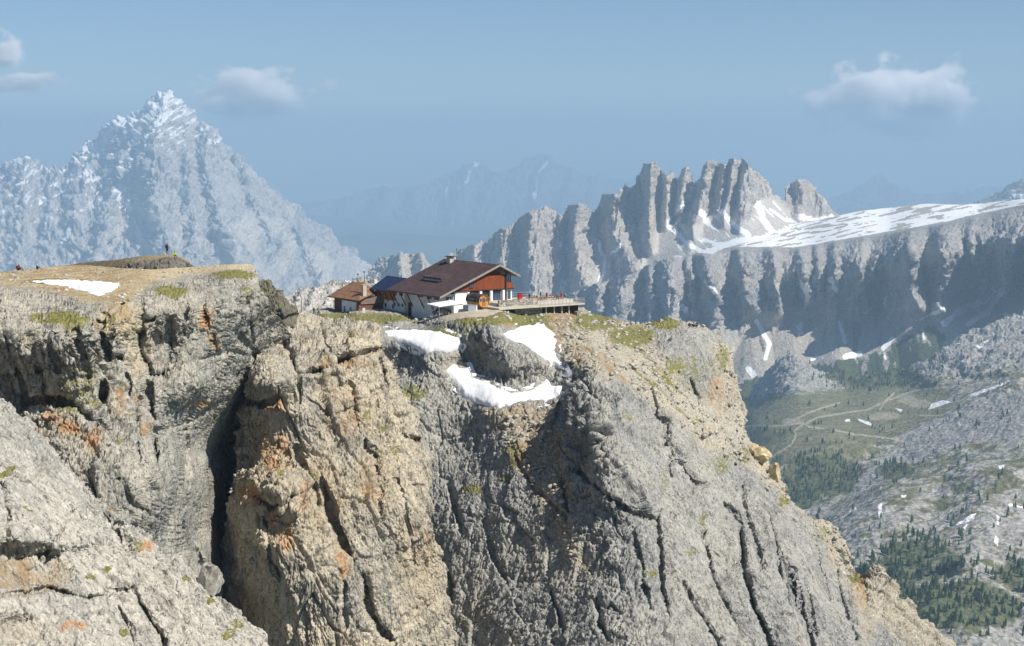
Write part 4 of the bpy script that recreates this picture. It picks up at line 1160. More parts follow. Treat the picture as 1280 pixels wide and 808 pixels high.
SNOWV = [([(1165, 505), (1178, 501), (1190, 503), (1176, 508), (1160, 513)], 0), ([(1212, 494), (1235, 487), (1262, 477), (1262, 481), (1238, 490), (1216, 497)], 0), ([(1056, 525), (1062, 524), (1063, 528), (1057, 528)], 0), ([(1072, 524), (1086, 528), (1092, 532), (1088, 533), (1074, 527)], 0),
         ([(1099, 636), (1104, 632), (1103, 642), (1098, 648)], 0), ([(1192, 652), (1207, 647), (1221, 643), (1218, 648), (1200, 654)], 0), ([(1245, 646), (1249, 650), (1249, 658), (1246, 656)], 0), ([(1258, 631), (1268, 627), (1280, 627), (1280, 634), (1266, 632)], 0),
         ([(1243, 670), (1248, 676), (1247, 684), (1243, 678)], 0), ([(1126, 622), (1133, 621), (1132, 624), (1127, 624)], 0), ([(1248, 584), (1256, 583), (1254, 592), (1250, 590)], 0), ([(1118, 510), (1128, 512), (1126, 515)], 0), ([(1225, 428), (1240, 424), (1236, 428)], 0),
         ([(1218, 436), (1230, 434), (1228, 440)], 0), ([(1192, 430), (1204, 428), (1200, 432)], 0), ([(1060, 640), (1070, 634), (1070, 636), (1062, 641)], 0), ([(1202, 658), (1210, 655), (1206, 660)], 0), ([(1098, 610), (1103, 609), (1102, 612)], 0), ([(1195, 664), (1200, 663), (1199, 666)], 0)]


def valley_fx(px, py):
    d = zero(px)
    m = np.maximum.reduce([rib(px, py, p, wl, wr, A) for p, wl, wr, A in [([(985, 445), (988, 480)], 34, 36, 30), ([(1085, 470), (1090, 490)], 40, 40, 40), ([(1180, 436), (1160, 470)], 40, 60, 100),
                                                                         ([(1120, 585), (1090, 640), (1060, 700)], 60, 90, 60), ([(1230, 590), (1200, 700)], 60, 90, 60)]])
    d -= m
    return d


def vdisp(P, x, y, n):
    Q = P.astype(np.float32)
    r = 12 * fbm(Q / 150, 5) + 6 * (ridged(Q / 40, 3) - 0.5)
    f1, f2, cid = worley(Q / 17)
    r += 3.2 * (cid - 0.4) * (1 - smooth(0.15, 0.5, f1))
    knoll = smooth(520, 470, y)
    r += knoll * 16 * (ridged(Q * np.array((1 / 45., 1 / 45., 1 / 90.), np.float32), 4) - 0.6)
    return r


px, py, base, P = relief(T, B, 1.2, ctrl, valley_fx, vdisp, FWRAP, wscale=20, ampmask=lambda x, y: 1 - 0.75 * smooth(-8, 8, sdpoly(x, y, [(935, 510), (1000, 490), (1200, 475), (1280, 470), (1180, 520), (1120, 545), (1040, 560), (960, 590), (930, 540)])))
trk = [([(964, 572), (990, 555), (995, 545), (993, 540), (1003, 532), (1022, 522), (1060, 516), (1085, 513), (1100, 505), (1130, 493), (1150, 487), (1190, 484), (1215, 474), (1255, 460), (1290, 450)], 1.5),
       ([(930, 533), (960, 532), (985, 532), (1003, 529)], 1.1), ([(1003, 528), (1010, 534), (1030, 536)], 1.3), ([(985, 528), (1010, 516), (1035, 508), (1050, 504)], 1.3), ([(1045, 538), (1070, 543), (1120, 549), (1135, 550)], 1.3),
       ([(1210, 482), (1230, 479), (1262, 478)], 1.3), ([(1100, 512), (1108, 500), (1118, 492)], 1.2), ([(1150, 520), (1180, 520), (1210, 500)], 0.9)]
scr = np.maximum.reduce([np.exp(-(pdist(px, py, p)[0] / w) ** 2) for p, w in trk] + [0.62 * blob(px, py, *c) for c in [(1108, 520, 30, 9), (1150, 505, 26, 10), (1095, 522, 20, 7), (990, 527, 22, 7), (1210, 488, 16, 8), (1135, 500, 22, 10)]])
rub = np.clip(np.maximum.reduce([0.9 * smooth(-25, 25, sdpoly(px, py, [(1120, 540), (1180, 515), (1240, 490), (1340, 470), (1340, 560), (1220, 560), (1130, 590), (1080, 620), (1040, 640), (1070, 600)])),
                                 smooth(520, 480, py + (px - 1000) * 0.12) * 0.8, 0.60 * smooth(600, 640, py), 0.49 + 0 * px]), 0, 1)
rub = rub * (1 - 0.6 * smooth(-10, 10, sdpoly(px, py, [(935, 505), (1000, 495), (1100, 480), (1180, 480), (1180, 520), (1100, 540), (1060, 590), (1000, 590), (940, 560)])))
vg = np.maximum.reduce([k * blob(px, py, *c) for k, c in [(0.8, (1030, 595, 70, 40)), (0.9, (1000, 610, 40, 40)), (0.85, (1090, 470, 100, 26)), (0.8, (930, 520, 20, 40)), (0.8, (1100, 740, 80, 70)), (0.85, (1200, 760, 120, 50)), (0.7, (1120, 590, 40, 18)), (0.6, (1150, 700, 100, 60)),
                                                          (0.7, (1270, 720, 40, 30)), (0.5, (960, 545, 40, 20))]])
snv = np.maximum.reduce([smooth(-1.2, 1.0, sdpoly(px, py, p)) for p, _ in SNOWV])
mesh_from_grid("valley_terrain", P, VALLEY, at0(px, rubble=rub, veg=vg, scree=scr, snow=snv))
VAL = (px, py, P, vg, rub, scr)

# ---- ground sheet to the horizon ----------------------------------------------------
gy, gx = np.meshgrid(np.concatenate([np.linspace(-1500, 8000, 60), np.linspace(8300, 40000, 80)]), np.linspace(-15000, 15000, 120), indexing='ij')
gz = -1450 + 260 * fbm(np.stack([gx.ravel() / 5200, gy.ravel() / 5200, 0 * gx.ravel()], -1), 5).reshape(gx.shape)
GRD, gt, gb = nodemat("valley_floor")
g = G(gt)
gt.links.new(g.mix(g.ramp(g.noise(0.0006, 8, 0.6), 0.4, 0.6), (0.035, 0.055, 0.03), (0.10, 0.11, 0.06)), gb.inputs["Base Color"])
mesh_from_grid("ground", np.stack([gx, gy, gz], -1), GRD)

# ---- air --------------------------------------------------------------------------------
hm, ht, hb = nodemat("haze")
ht.nodes.remove(hb)
pv = ht.nodes.new("ShaderNodeVolumePrincipled")
pv.inputs["Color"].default_value = (0.44, 0.645, 0.86, 1)
pv.inputs["Absorption Color"].default_value = (0.0, 0.0, 0.0, 1)
pv.inputs["Density"].default_value = 7.4e-5
pv.inputs["Anisotropy"].default_value = 0.0
ht.links.new(pv.outputs[0], ht.nodes["Material Output"].inputs["Volume"])
me = bpy.data.meshes.new("haze")
x0, x1, y0, y1, z0, z1 = -17000, 17000, -2500, 41500, -2200, 560
me.from_pydata([(x0, y0, z0), (x1, y0, z0), (x1, y1, z0), (x0, y1, z0), (x0, y0, z1), (x1, y0, z1), (x1, y1, z1), (x0, y1, z1)], [],
               [(3, 2, 1, 0), (4, 5, 6, 7), (0, 1, 5, 4), (1, 2, 6, 5), (2, 3, 7, 6), (3, 0, 4, 7)])
me.materials.append(hm)
ho = bpy.data.objects.new("haze", me)
COL.objects.link(ho)
ho['kind'] = 'stuff'


# ---- conifers of the valley -----------------------------------------------------------------
random.seed(11)
M_CONIF, ct, cb = nodemat("conifer_foliage")
g = G(ct)
ct.links.new(g.mix(g.ramp(g.noise(0.02, 4, 0.6), 0.35, 0.65), (0.022, 0.045, 0.022), (0.05, 0.075, 0.03)), cb.inputs["Base Color"])
M_BARK, ct, cb = nodemat("conifer_bark")
g = G(ct)
ct.links.new(g.mix(g.noise(3.0), (0.06, 0.045, 0.03), (0.12, 0.09, 0.06)), cb.inputs["Base Color"])


def conifer_arrays(rs, h, tiers=4, n=7):
    """ragged tiers of drooping branches round a thin trunk"""
    V, Fc, mi = [], [], []
    r0 = 0.03 * h
    for k in range(5):
        a = 2 * math.pi * k / 5
        V.append((r0 * math.cos(a), r0 * math.sin(a), -0.08 * h))
    for k in range(5):
        a = 2 * math.pi * k / 5
        V.append((r0 * .5 * math.cos(a), r0 * .5 * math.sin(a), 0.6 * h))
    for k in range(5):
        Fc.append((k, (k + 1) % 5, 5 + (k + 1) % 5, 5 + k))
        mi.append(1)
    for t in range(tiers):
        z0 = h * (0.12 + 0.80 * t / tiers)
        z1 = h * min(1.0, 0.12 + 0.80 * (t + 1.75) / tiers)
        R = h * 0.24 * (1 - 0.80 * t / tiers)
        b = len(V)
        for k in range(2 * n):
            a = math.pi * k / n + rs.uniform(-.15, .15)
            rr = R * (rs.uniform(.8, 1.15) if k % 2 == 0 else rs.uniform(.40, .6))
            V.append((rr * math.cos(a), rr * math.sin(a), z0 + (0 if k % 2 == 0 else 0.03 * h)))
        V.append((0, 0, z1))
        for k in range(2 * n):
            Fc.append((b + k, b + (k + 1) % (2 * n), b + 2 * n))
            mi.append(0)
    return V, Fc, mi


rs_ = random.Random(3)
protos = []
for k in range(4):
    V, Fc, mi = conifer_arrays(rs_, 1.0)
    me = bpy.data.meshes.new("conifer")
    me.from_pydata(V, [], Fc)
    me.materials.append(M_CONIF)
    me.materials.append(M_BARK)
    me.polygons.foreach_set("material_index", mi)
    protos.append(me)
vx, vy, vP, vvg, vrub, vscr = VAL
ii = np.arange(vx.size)
fx, fy = vx.ravel(), vy.ravel()
cl = fbm(np.stack([fx / 22, fy / 14, 0 * fx], -1), 4)
cl2 = fbm(np.stack([fx / 7, fy / 5, 0 * fx + 5], -1), 3)
prob = np.clip(vvg.ravel() * 1.5 - 0.3 + cl * 1.3, 0, 1) * smooth(-0.1, 0.5, cl2 + 0.15) + 0.010 * (fy > 560) * smooth(0.1, 0.6, cl) * 3
ok = (fx > 925) & (fx < 1300) & (fy < 830) & (fy > 395) & (prob > 0.02) & (vscr.ravel() < 0.3)
VP = vP.reshape(-1, 3)
dist = VP[:, 1]
# about one candidate per 6 x 6 m
pr = prob * np.clip((dist / 3000.0) ** 1.2, 0.25, 2.5) * 0.16 * ok
pick = np.random.RandomState(5).rand(fx.size) < pr
sel = ii[pick]
sel = sel[np.argsort(dist[sel])]
r5 = np.random.RandomState(9)
near, rest = [], []
for k in sel:
    if len(near) < 260:
        near.append(k)
    else:
        rest.append(k)
rest = rest[:9000]
for k in near:
    o = bpy.data.objects.new("conifer_tree", protos[int(r5.randint(4))])
    COL.objects.link(o)
    h = r5.uniform(6, 11)
    o.location = VP[k]
    o.scale = (h * 1.1, h * 1.1, h)
    o.rotation_euler = (0, 0, r5.uniform(0, 6.28))
    o['label'], o['category'], o['group'] = "small dark green conifer on the rocky slope at the valley's near end", "tree", "conifers on the near valley slope"
Vs, Fs, off = [], [], 0
base_arr = [conifer_arrays(random.Random(20 + q), 1.0, 3, 5) for q in range(3)]
base_np = [(np.array(v), f, m_) for v, f, m_ in base_arr]
tri_, mat_ = [], []
for k in rest:
    v, f, m_ = base_np[int(r5.randint(3))]
    h = r5.uniform(7, 13)
    a = r5.uniform(0, 6.28)
    ca, sa = math.cos(a), math.sin(a)
    vv = np.stack([(v[:, 0] * ca - v[:, 1] * sa) * h * 1.1, (v[:, 0] * sa + v[:, 1] * ca) * h * 1.1, v[:, 2] * h], -1) + VP[k]
    Vs.append(vv)
    for q, fm in zip(f, m_):
        if fm == 0:
            tri_.append((q[0] + off, q[1] + off, q[2] + off))
    off += len(v)
if Vs:
    me = bpy.data.meshes.new("conifer_forest")
    VV = np.concatenate(Vs).astype(np.float32)
    TT = np.array(tri_, dtype=np.int32)
    me.vertices.add(len(VV))
    me.vertices.foreach_set("co", VV.ravel())
    me.loops.add(TT.size)
    me.loops.foreach_set("vertex_index", TT.ravel())
    me.polygons.add(len(TT))
    me.polygons.foreach_set("loop_start", np.arange(0, TT.size, 3, dtype=np.int32))
    me.update(calc_edges=True)
    me.materials.append(M_CONIF)
    o = bpy.data.objects.new("conifer_forest", me)
    COL.objects.link(o)
    o['kind'] = 'stuff'

# ---- clouds, far behind and above the air box ---------------------------------------------
CLY = 47000.0


def cloud(px0, py0, rx, ry, dens, seed, label, soft=0.0):
    c = Vector(unproject(px0, py0, CLY))
    sx, sz = rx / F * CLY, ry / F * CLY
    m, t, b = nodemat("cloud_vapour")
    t.nodes.remove(b)
    pv = t.nodes.new("ShaderNodeVolumePrincipled")
    pv.inputs["Color"].default_value = (1, 1, 1, 1)
    pv.inputs["Anisotropy"].default_value = 0.0
    g = G(t)
    unit = g.map((1 / sx, 1 / (sx * 0.5), 1 / sz))
    ln = t.nodes.new("ShaderNodeVectorMath")
    ln.operation = 'LENGTH'
    t.links.new(unit, ln.inputs[0])
    r = ln.outputs["Value"]
    mp = t.nodes.new("ShaderNodeMapping")
    mp.inputs["Location"].default_value = (seed * 3.7, seed * 1.3, seed * 2.1)
    mp.inputs["Scale"].default_value = (2.3 / sx, 2.3 / sx, 1.6 / sz)
    t.links.new(g.co, mp.inputs["Vector"])
    n = g.noise(1.0, 6, 0.62, mp.outputs[0])
    f = g.math('SUBTRACT', g.math('MULTIPLY', n, 2.1), g.math('ADD', g.math('MULTIPLY', r, 0.95), 0.42 - soft))
    d = g.math('MULTIPLY', g.ramp(f, 0.0, 0.55), dens)
    t.links.new(d, pv.inputs["Density"])
    t.links.new(pv.outputs[0], t.nodes["Material Output"].inputs["Volume"])
    me = bpy.data.meshes.new("cloud")
    bmn = []
    q, w_, e = sx * 1.05, sx * 0.53, sz * 1.05
    me.from_pydata([(-q, -w_, -e), (q, -w_, -e), (q, w_, -e), (-q, w_, -e), (-q, -w_, e), (q, -w_, e), (q, w_, e), (-q, w_, e)], [],
                   [(3, 2, 1, 0), (4, 5, 6, 7), (0, 1, 5, 4), (1, 2, 6, 5), (2, 3, 7, 6), (3, 0, 4, 7)])
    me.materials.append(m)
    o = bpy.data.objects.new("cloud", me)
    COL.objects.link(o)
    o.location = c
    o['label'], o['category'], o['group'] = label, 'cloud', 'small fair weather clouds'


cloud(1120, 126, 132, 62, 0.01300, 2.0, "largest white cloud, standing alone above the snowy plateau on the right", 0.10)
cloud(322, 118, 112, 44, 0.00700, 5.0, "wispy white cloud just right of the snowy summit", 0.06)
cloud(6, 64, 46, 38, 0.00900, 7.0, "small cloud cut by the left edge, highest of those in the corner")
cloud(30, 100, 72, 18, 0.00572, 9.0, "flat streak of cloud low in the upper left corner", 0.06)
cloud(20, 154, 34, 12, 0.00229, 12.0, "faint puff of cloud left of the snowy peak, low down")
cloud(130, 146, 44, 26, 0.00172, 14.0, "very faint veil of cloud over the snowy peak's left ridge", 0.08)
cloud(445, 166, 44, 14, 0.00200, 17.0, "faint small cloud between the snowy peak and the hut")
cloud(925, 184, 60, 18, 0.00200, 19.0, "faint flat cloud just above the rock towers")
cloud(818, 152, 18, 7, 0.00343, 23.0, "tiny cloud high above the left rock towers")
cloud(1268, 198, 28, 14, 0.00286, 27.0, "faint cloud at the right edge above the plateau")


# ================================================================ HUT AND THINGS
def plain(name, col, rough=0.8, var=0.25, scale=1.5, bump=0.0, stretch=(1, 1, 1), metal=0.0, spec=0.3):
    m, t, b = nodemat(name)
    g = G(t)
    n = g.noise(scale, 5, 0.65, g.map(stretch))
    c = g.mix(g.ramp(n, 0.3, 0.7), tuple(x * (1 - var) for x in col), tuple(min(1, x * (1 + var)) for x in col))
    t.links.new(c, b.inputs["Base Color"])
    b.inputs["Roughness"].default_value = rough
    b.inputs["Metallic"].default_value = metal
    b.inputs["Specular IOR Level"].default_value = spec
    if bump:
        t.links.new(g.bump(n, 0.5, bump), b.inputs["Normal"])
    return m


M_WHITE = plain("white_render", (0.82, 0.81, 0.79), 0.85, 0.10, 1.2)
M_WOODR = plain("red_brown_boards", (0.24, 0.055, 0.016), 0.7, 0.35, 2.0, 0.02, (4, 4, 0.15))
M_WOODO = plain("orange_brown_boards", (0.36, 0.13, 0.035), 0.7, 0.35, 2.0, 0.02, (4, 4, 0.15))
M_ROOF = plain("brown_metal_roof", (0.078, 0.050, 0.047), 0.55, 0.24, 0.9, 0.02, (0.5, 0.5, 2.5))
M_ROOFB = plain("dark_blue_roof", (0.022, 0.032, 0.075), 0.4, 0.2, 0.6)
M_ROOFO = plain("rusty_orange_roof", (0.235, 0.125, 0.065), 0.75, 0.3, 0.8, 0.02)
M_FASC = plain("grey_fascia", (0.27, 0.25, 0.21), 0.7, 0.15)
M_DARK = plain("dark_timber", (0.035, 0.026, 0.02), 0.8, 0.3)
M_BROWN = plain("brown_timber", (0.13, 0.07, 0.04), 0.8, 0.3, 2.0, 0, (4, 4, 0.3))
M_GLASS = plain("window_glass", (0.05, 0.085, 0.13), 0.12, 0.1, 1.0, 0, (1, 1, 1), 0.0, 0.9)
M_STONEW = plain("rubble_masonry", (0.26, 0.245, 0.21), 0.9, 0.6, 2.6, 0.08)
M_CONC = plain("pale_concrete", (0.48, 0.44, 0.37), 0.85, 0.12, 0.8)
M_METAL = plain("galvanised_metal", (0.45, 0.46, 0.47), 0.45, 0.1, 3.0, 0, (1, 1, 1), 0.6)
M_GREY = plain("blue_grey_panel", (0.26, 0.29, 0.33), 0.6, 0.12)
M_RED = plain("red_paint", (0.50, 0.02, 0.02), 0.5, 0.15)
M_BARREL = plain("golden_barrel_wood", (0.55, 0.27, 0.06), 0.55, 0.3, 3.0, 0.01, (1, 1, 6))
M_SHING = plain("dark_shingle", (0.055, 0.035, 0.025), 0.8, 0.4, 3.0, 0.02)
M_BLACK = plain("dark_car_paint", (0.02, 0.022, 0.03), 0.25, 0.1, 1, 0, (1, 1, 1), 0.0, 0.8)
M_TYRE = plain("tyre_rubber", (0.02, 0.02, 0.02), 0.9, 0.2)
M_GRAVEL = plain("track_gravel", (0.50, 0.43, 0.32), 0.95, 0.25, 1.4, 0.05)
M_BENCH = plain("bench_wood", (0.22, 0.12, 0.06), 0.8, 0.3)
mt = M_STONEW.node_tree
g = G(mt)
vz = g.voro(1.9, 'F1', g.map((1, 1, 1.7)), "Color")
sx = mt.nodes.new("ShaderNodeSeparateXYZ")
mt.links.new(vz, sx.inputs[0])
je = g.voro(1.9, 'DISTANCE_TO_EDGE', g.map((1, 1, 1.7)))
cc = g.mix(sx.outputs[0], (0.13, 0.12, 0.10), (0.50, 0.46, 0.39))
cc = g.mix(g.ramp(je, 0.08, 0.02), cc, (0.10, 0.09, 0.08))
mt.links.new(cc, mt.nodes["Principled BSDF"].inputs["Base Color"])

C0 = Vector(unproject(551, 391.5, 372.0))
EX = Vector((0.83, 0.56, 0)).normalized()
EY = Vector((-0.56, 0.83, 0)).normalized()
ROTZ = math.atan2(EX.y, EX.x)


class Shape:
    """collects vertices and faces in the hut's frame (L along the gable, M along the ridge, h up)"""

    def __init__(s, O=Vector((0, 0, 0))):
        s.v, s.f, s.m, s.O = [], [], [], O

    def quad(s, *p, mi=0):
        k = len(s.v)
        s.v += [Vector(q) for q in p]
        s.f.append(tuple(range(k, k + len(p))))
        s.m.append(mi)

    def prism(s, bottom, top, mi=0):
        """bottom, top: lists of points, same length"""
        k, n = len(s.v), len(bottom)
        s.v += [Vector(q) for q in bottom] + [Vector(q) for q in top]
        s.f.append(tuple(range(k + n - 1, k - 1, -1)))
        s.f.append(tuple(range(k + n, k + 2 * n)))
        s.m += [mi, mi]
        for i in range(n):
            j = (i + 1) % n
            s.f.append((k + i, k + j, k + n + j, k + n + i))
            s.m.append(mi)

    def box(s, a, b, mi=0):
        x0, y0, z0 = a
        x1, y1, z1 = b
        s.prism([(x0, y0, z0), (x1, y0, z0), (x1, y1, z0), (x0, y1, z0)], [(x0, y0, z1), (x1, y0, z1), (x1, y1, z1), (x0, y1, z1)], mi)

    def tube(s, a, b, r0, r1=None, n=8, mi=0):
        a, b = Vector(a), Vector(b)
        r1 = r0 if r1 is None else r1
        d = (b - a).normalized()
        u = d.orthogonal().normalized()
        w = d.cross(u)
        A = [a + (u * math.cos(2 * math.pi * i / n) + w * math.sin(2 * math.pi * i / n)) * r0 for i in range(n)]
        B = [b + (u * math.cos(2 * math.pi * i / n) + w * math.sin(2 * math.pi * i / n)) * r1 for i in range(n)]
        s.prism(A, B, mi)

    def build(s, name, mats, parent=None, bevel=0.0, smoothf=False):
        me = bpy.data.meshes.new(name)
        me.from_pydata([v - s.O for v in s.v], [], s.f)
        for m in (mats if isinstance(mats, (list, tuple)) else [mats]):
            me.materials.append(m)
        me.polygons.foreach_set("material_index", s.m)
        if smoothf:
            me.polygons.foreach_set("use_smooth", [True] * len(s.f))
        me.update()
        o = bpy.data.objects.new(name, me)
        COL.objects.link(o)
        if parent is not None:
            o.parent = parent
        if bevel:
            md = o.modifiers.new("bevel", 'BEVEL')
            md.width = bevel
            md.segments = 2
            md.limit_method = 'ANGLE'
        return o


def empty(name, loc, label, cat, rotz=0.0, group=None):
    o = bpy.data.objects.new(name, None)
    COL.objects.link(o)
    o.location = loc
    o.rotation_euler = (0, 0, rotz)
    o.empty_display_size = 0.3
    o['label'], o['category'] = label, cat
    if group:
        o['group'] = group
    return o


def tag(o, label, cat, group=None):
    o['label'], o['category'] = label, cat
    if group:
        o['group'] = group
    return o


def copy_tree(o, parent=None):
    c = o.copy()
    COL.objects.link(c)
    if parent is not None:
        c.parent = parent
    for ch in list(o.children):
        copy_tree(ch, c)
    return c


def hutpt(px, py, Y):
    """design direction + distance -> hut frame"""
    p = Vector(unproject(px, py, Y)) - C0
    return (p.dot(EX), p.dot(EY), p.z)


def onM(px, py, M):
    """point of the wall plane M = const seen in a design direction"""
    lo, hi = 300.0, 460.0
    for _ in range(40):
        y = (lo + hi) / 2
        if hutpt(px, py, y)[1] < M:
            lo = y
        else:
            hi = y
    return hutpt(px, py, y)


def onL(px, py, L):
    lo, hi = 300.0, 460.0
    for _ in range(40):
        y = (lo + hi) / 2
        if hutpt(px, py, y)[0] < L:
            lo = y
        else:
            hi = y
    return hutpt(px, py, y)


hut = empty("mountain_hut", C0, "large mountain hut with broad brown roof, red timber gable and white walls", "mountain hut", ROTZ)
HW, HL = 19.7, 21.5     # gable width, ridge length
AP, HA, HE, HR = 14.8, 9.9, 3.8, 7.5
OH = 0.9

# white walls
s = Shape()
s.box((1.0, 0.6, -5.0), (HW - 2.6, HL, 3.9))
s.box((HW - 2.6, 0.3, -1.5), (HW - 0.7, HL, 4.6))
wall = s.build("wall", M_WHITE, hut)
# upper wall under the gable, recessed timber
s = Shape()
sl = (HA - HE) / AP
yb = 1.1
s.prism([(1.3, yb, 3.9), (HW - 3.2, yb, 3.9), (HW - 3.2, yb, HA - 0.75 - (HW - 3.2 - AP) * 0.49), (AP, yb, HA - 0.55), (1.3, yb, HE + sl * 1.3 - 0.42)],
        [(1.3, HL - 0.3, 3.9), (HW - 3.2, HL - 0.3, 3.9), (HW - 3.2, HL - 0.3, HA - 0.75 - (HW - 3.2 - AP) * 0.49), (AP, HL - 0.3, HA - 0.55), (1.3, HL - 0.3, HE + sl * 1.3 - 0.42)])
s.build("timber_gable", M_WOODR, hut)
# boarded balcony front, in front of the recessed gable
s = Shape()
x0 = 2.6
s.prism([(x0, -0.1, 4.62), (AP + 1.9, -0.1, 4.62), (AP + 1.9, -0.1, 7.6), (9.8, -0.1, 7.6), (x0, -0.1, HE + sl * x0 + 0.15 - 0.5)],
        [(x0, 0.1, 4.62), (AP + 1.9, 0.1, 4.62), (AP + 1.9, 0.1, 7.6), (9.8, 0.1, 7.6), (x0, 0.1, HE + sl * x0 + 0.15 - 0.5)])
for k in range(56):
    xx = x0 + 0.25 + k * 0.25
    if xx < AP + 1.8:
        top = min(7.6, HE + sl * xx - 0.4)
        s.box((xx, -0.125, 4.66), (xx + 0.02, -0.1, top - 0.05), 1)
s.build("balcony_front", [M_WOODR, M_DARK], hut)
s = Shape()
s.box((2.6, -0.2, 4.40), (HW - 0.5, 0.6, 4.60))
s.build("balcony_floor", M_DARK, hut)
s = Shape()
s.box((HW - 2.75, -0.25, -0.5), (HW - 2.45, 0.05, 8.2))
s.build("corner_post", M_DARK, hut)
# right hand bay with its own window
s = Shape()
s.box((HW - 2.4, 0.0, 4.61), (HW - 0.6, 3.0, 5.9))
s.box((HW - 2.4, 0.9, 5.9), (HW - 0.6, 3.0, 7.5), 1)
s.build("bay", [M_WOODR, M_DARK], hut)


def window(parent, face, u0, u1, h0, h1, pos, name="window", fm=None, muntins=1):
    """face 'M': in the wall plane M=pos looking to -M; 'L': plane L=pos looking to -L"""
    fm = fm or M_DARK
    def P(u, w, h):
        return (u, pos - w, h) if face == 'M' else (pos - w, u, h)

    def bx(S, ua, ub, wa, wb, ha, hb):
        a, b = P(ua, wa, ha), P(ub, wb, hb)
        S.box(tuple(min(p, q) for p, q in zip(a, b)), tuple(max(p, q) for p, q in zip(a, b)))
    S = Shape()
    fw = 0.10
    bx(S, u0, u1, 0.01, 0.09, h1 - fw, h1)
    bx(S, u0, u1, 0.01, 0.12, h0, h0 + fw)
    bx(S, u0, u0 + fw, 0.012, 0.085, h0 + fw, h1 - fw)
    bx(S, u1 - fw, u1, 0.012, 0.085, h0 + fw, h1 - fw)
    for k in range(muntins):
        um = u0 + (u1 - u0) * (k + 1) / (muntins + 1)
        bx(S, um - 0.035, um + 0.035, 0.012, 0.075, h0 + fw, h1 - fw)
    o = S.build(name, fm, parent)
    S = Shape()
    bx(S, u0 + fw * 0.9, u1 - fw * 0.9, 0.004, 0.03, h0 + fw * 0.9, h1 - fw * 0.9)
    S.build("pane", M_GLASS, o)
    return o


# ground floor of the gable side
window(hut, 'M', 1.5, 3.6, 1.9, 3.5, 0.6, fm=M_WHITE)
for u0, u1 in ((8.0, 9.9), (11.1, 13.0), (13.6, 16.0)):
    window(hut, 'M', u0, u1, 1.75, 4.1, 0.6, muntins=2, fm=M_DARK)
for u in (7.2, 10.5, 13.3, 16.6):
    s = Shape()
    s.box((u - 0.28, -0.05, 1.2), (u + 0.28, 0.55, 4.38))
    s.build("pier", M_WHITE, hut)
s = Shape()
s.box((3.8, 0.1, 1.2), (6.8, 0.55, 4.38))
s.build("white_panel", M_WHITE, hut)
window(hut, 'M', 7.3, 8.4, 5.1, 6.2, -0.13, muntins=1)
window(hut, 'M', HW - 2.0, HW - 0.95, 5.9, 7.4, 0.88, muntins=1, fm=M_WHITE)
window(hut, 'M', HW - 2.1, HW - 1.0, 2.0, 4.2, 0.3, muntins=0, fm=M_WHITE)
# long side: upper row, lower row, door recess
for px0, px1, r0, r1 in ((492, 496, 364, 369.5), (499.5, 503.5, 364.5, 370), (522, 528.5, 366, 372), (534, 539.5, 368, 374.5), (543, 549, 369, 375.5)):
    a, b = onL(px0, r0, 1.0), onL(px1, r1, 1.0)
    window(hut, 'L', min(a[1], b[1]), max(a[1], b[1]), min(a[2], b[2]), max(a[2], b[2]), 1.0, fm=M_BROWN)
for px0, px1, r0, r1 in ((492, 494.6, 378, 383), (497, 499.6, 379, 383.5), (502, 504.5, 379.5, 384), (527, 529, 379, 382)):
    a, b = onL(px0, r0, 1.0), onL(px1, r1, 1.0)
    window(hut, 'L', min(a[1], b[1]), max(a[1], b[1]), min(a[2], b[2]), max(a[2], b[2]), 1.0, muntins=0, fm=M_GREY)
a, b = onL(510.5, 378, 1.0), onL(514.5, 396, 1.0)
s = Shape()
s.box((0.93, b[1], b[2] - 0.5), (0.99, a[1], a[2]))
s.build("door", M_DARK, hut)
s = Shape()
a, b = onL(506, 364, 1.0), onL(513, 396, 1.0)
s.box((0.955, b[1], b[2]), (0.995, a[1], a[2]))
s.build("stair_panel", plain("yellowish_render", (0.55, 0.48, 0.33), 0.85, 0.15), hut)
for px_ in (497, 506.5, 515.5, 529.5, 541):
    p = onL(px_, 375, 1.0)
    s = Shape()
    s.tube((-0.55, p[1], HE - 0.35), (1.0, p[1] - 0.2, 0.3), 0.11, n=6)
    s.build("brace", M_DARK, hut)
# roof: two slabs with standing seams, fascia, eaves
s = Shape()
R0, R1 = -OH - 0.3, HL + 0.6
t = 0.28
eL = (-1.0, HE - sl * 1.0 + 0.25)
pk = (AP, HA + 0.25)
eR = (HW + 0.6, HR - 0.49 * 0.6 + 0.25)
s.prism([(eL[0], R0, eL[1]), (pk[0], R0, pk[1]), (pk[0], R0, pk[1] - t), (eL[0], R0, eL[1] - t)], [(eL[0], R1, eL[1]), (pk[0], R1, pk[1]), (pk[0], R1, pk[1] - t), (eL[0], R1, eL[1] - t)])
s.prism([(pk[0] + 0.002, R0, pk[1]), (eR[0], R0, eR[1]), (eR[0], R0, eR[1] - t), (pk[0] + 0.002, R0, pk[1] - t)], [(pk[0] + 0.002, R1, pk[1]), (eR[0], R1, eR[1]), (eR[0], R1, eR[1] - t), (pk[0] + 0.002, R1, pk[1] - t)])
n = 26
for k in range(n + 1):
    y = R0 + (R1 - R0) * k / n
    d = 0.05
    s.prism([(eL[0], y, eL[1] + 0.003), (pk[0] - 0.1, y, pk[1] - 0.04), (pk[0] - 0.1, y, pk[1] + d - 0.04), (eL[0], y, eL[1] + d)], [(eL[0], y + 0.05, eL[1] + 0.003), (pk[0] - 0.1, y + 0.05, pk[1] - 0.04), (pk[0] - 0.1, y + 0.05, pk[1] + d - 0.04), (eL[0], y + 0.05, eL[1] + d)])
roof = s.build("roof", M_ROOF, hut)
s = Shape()
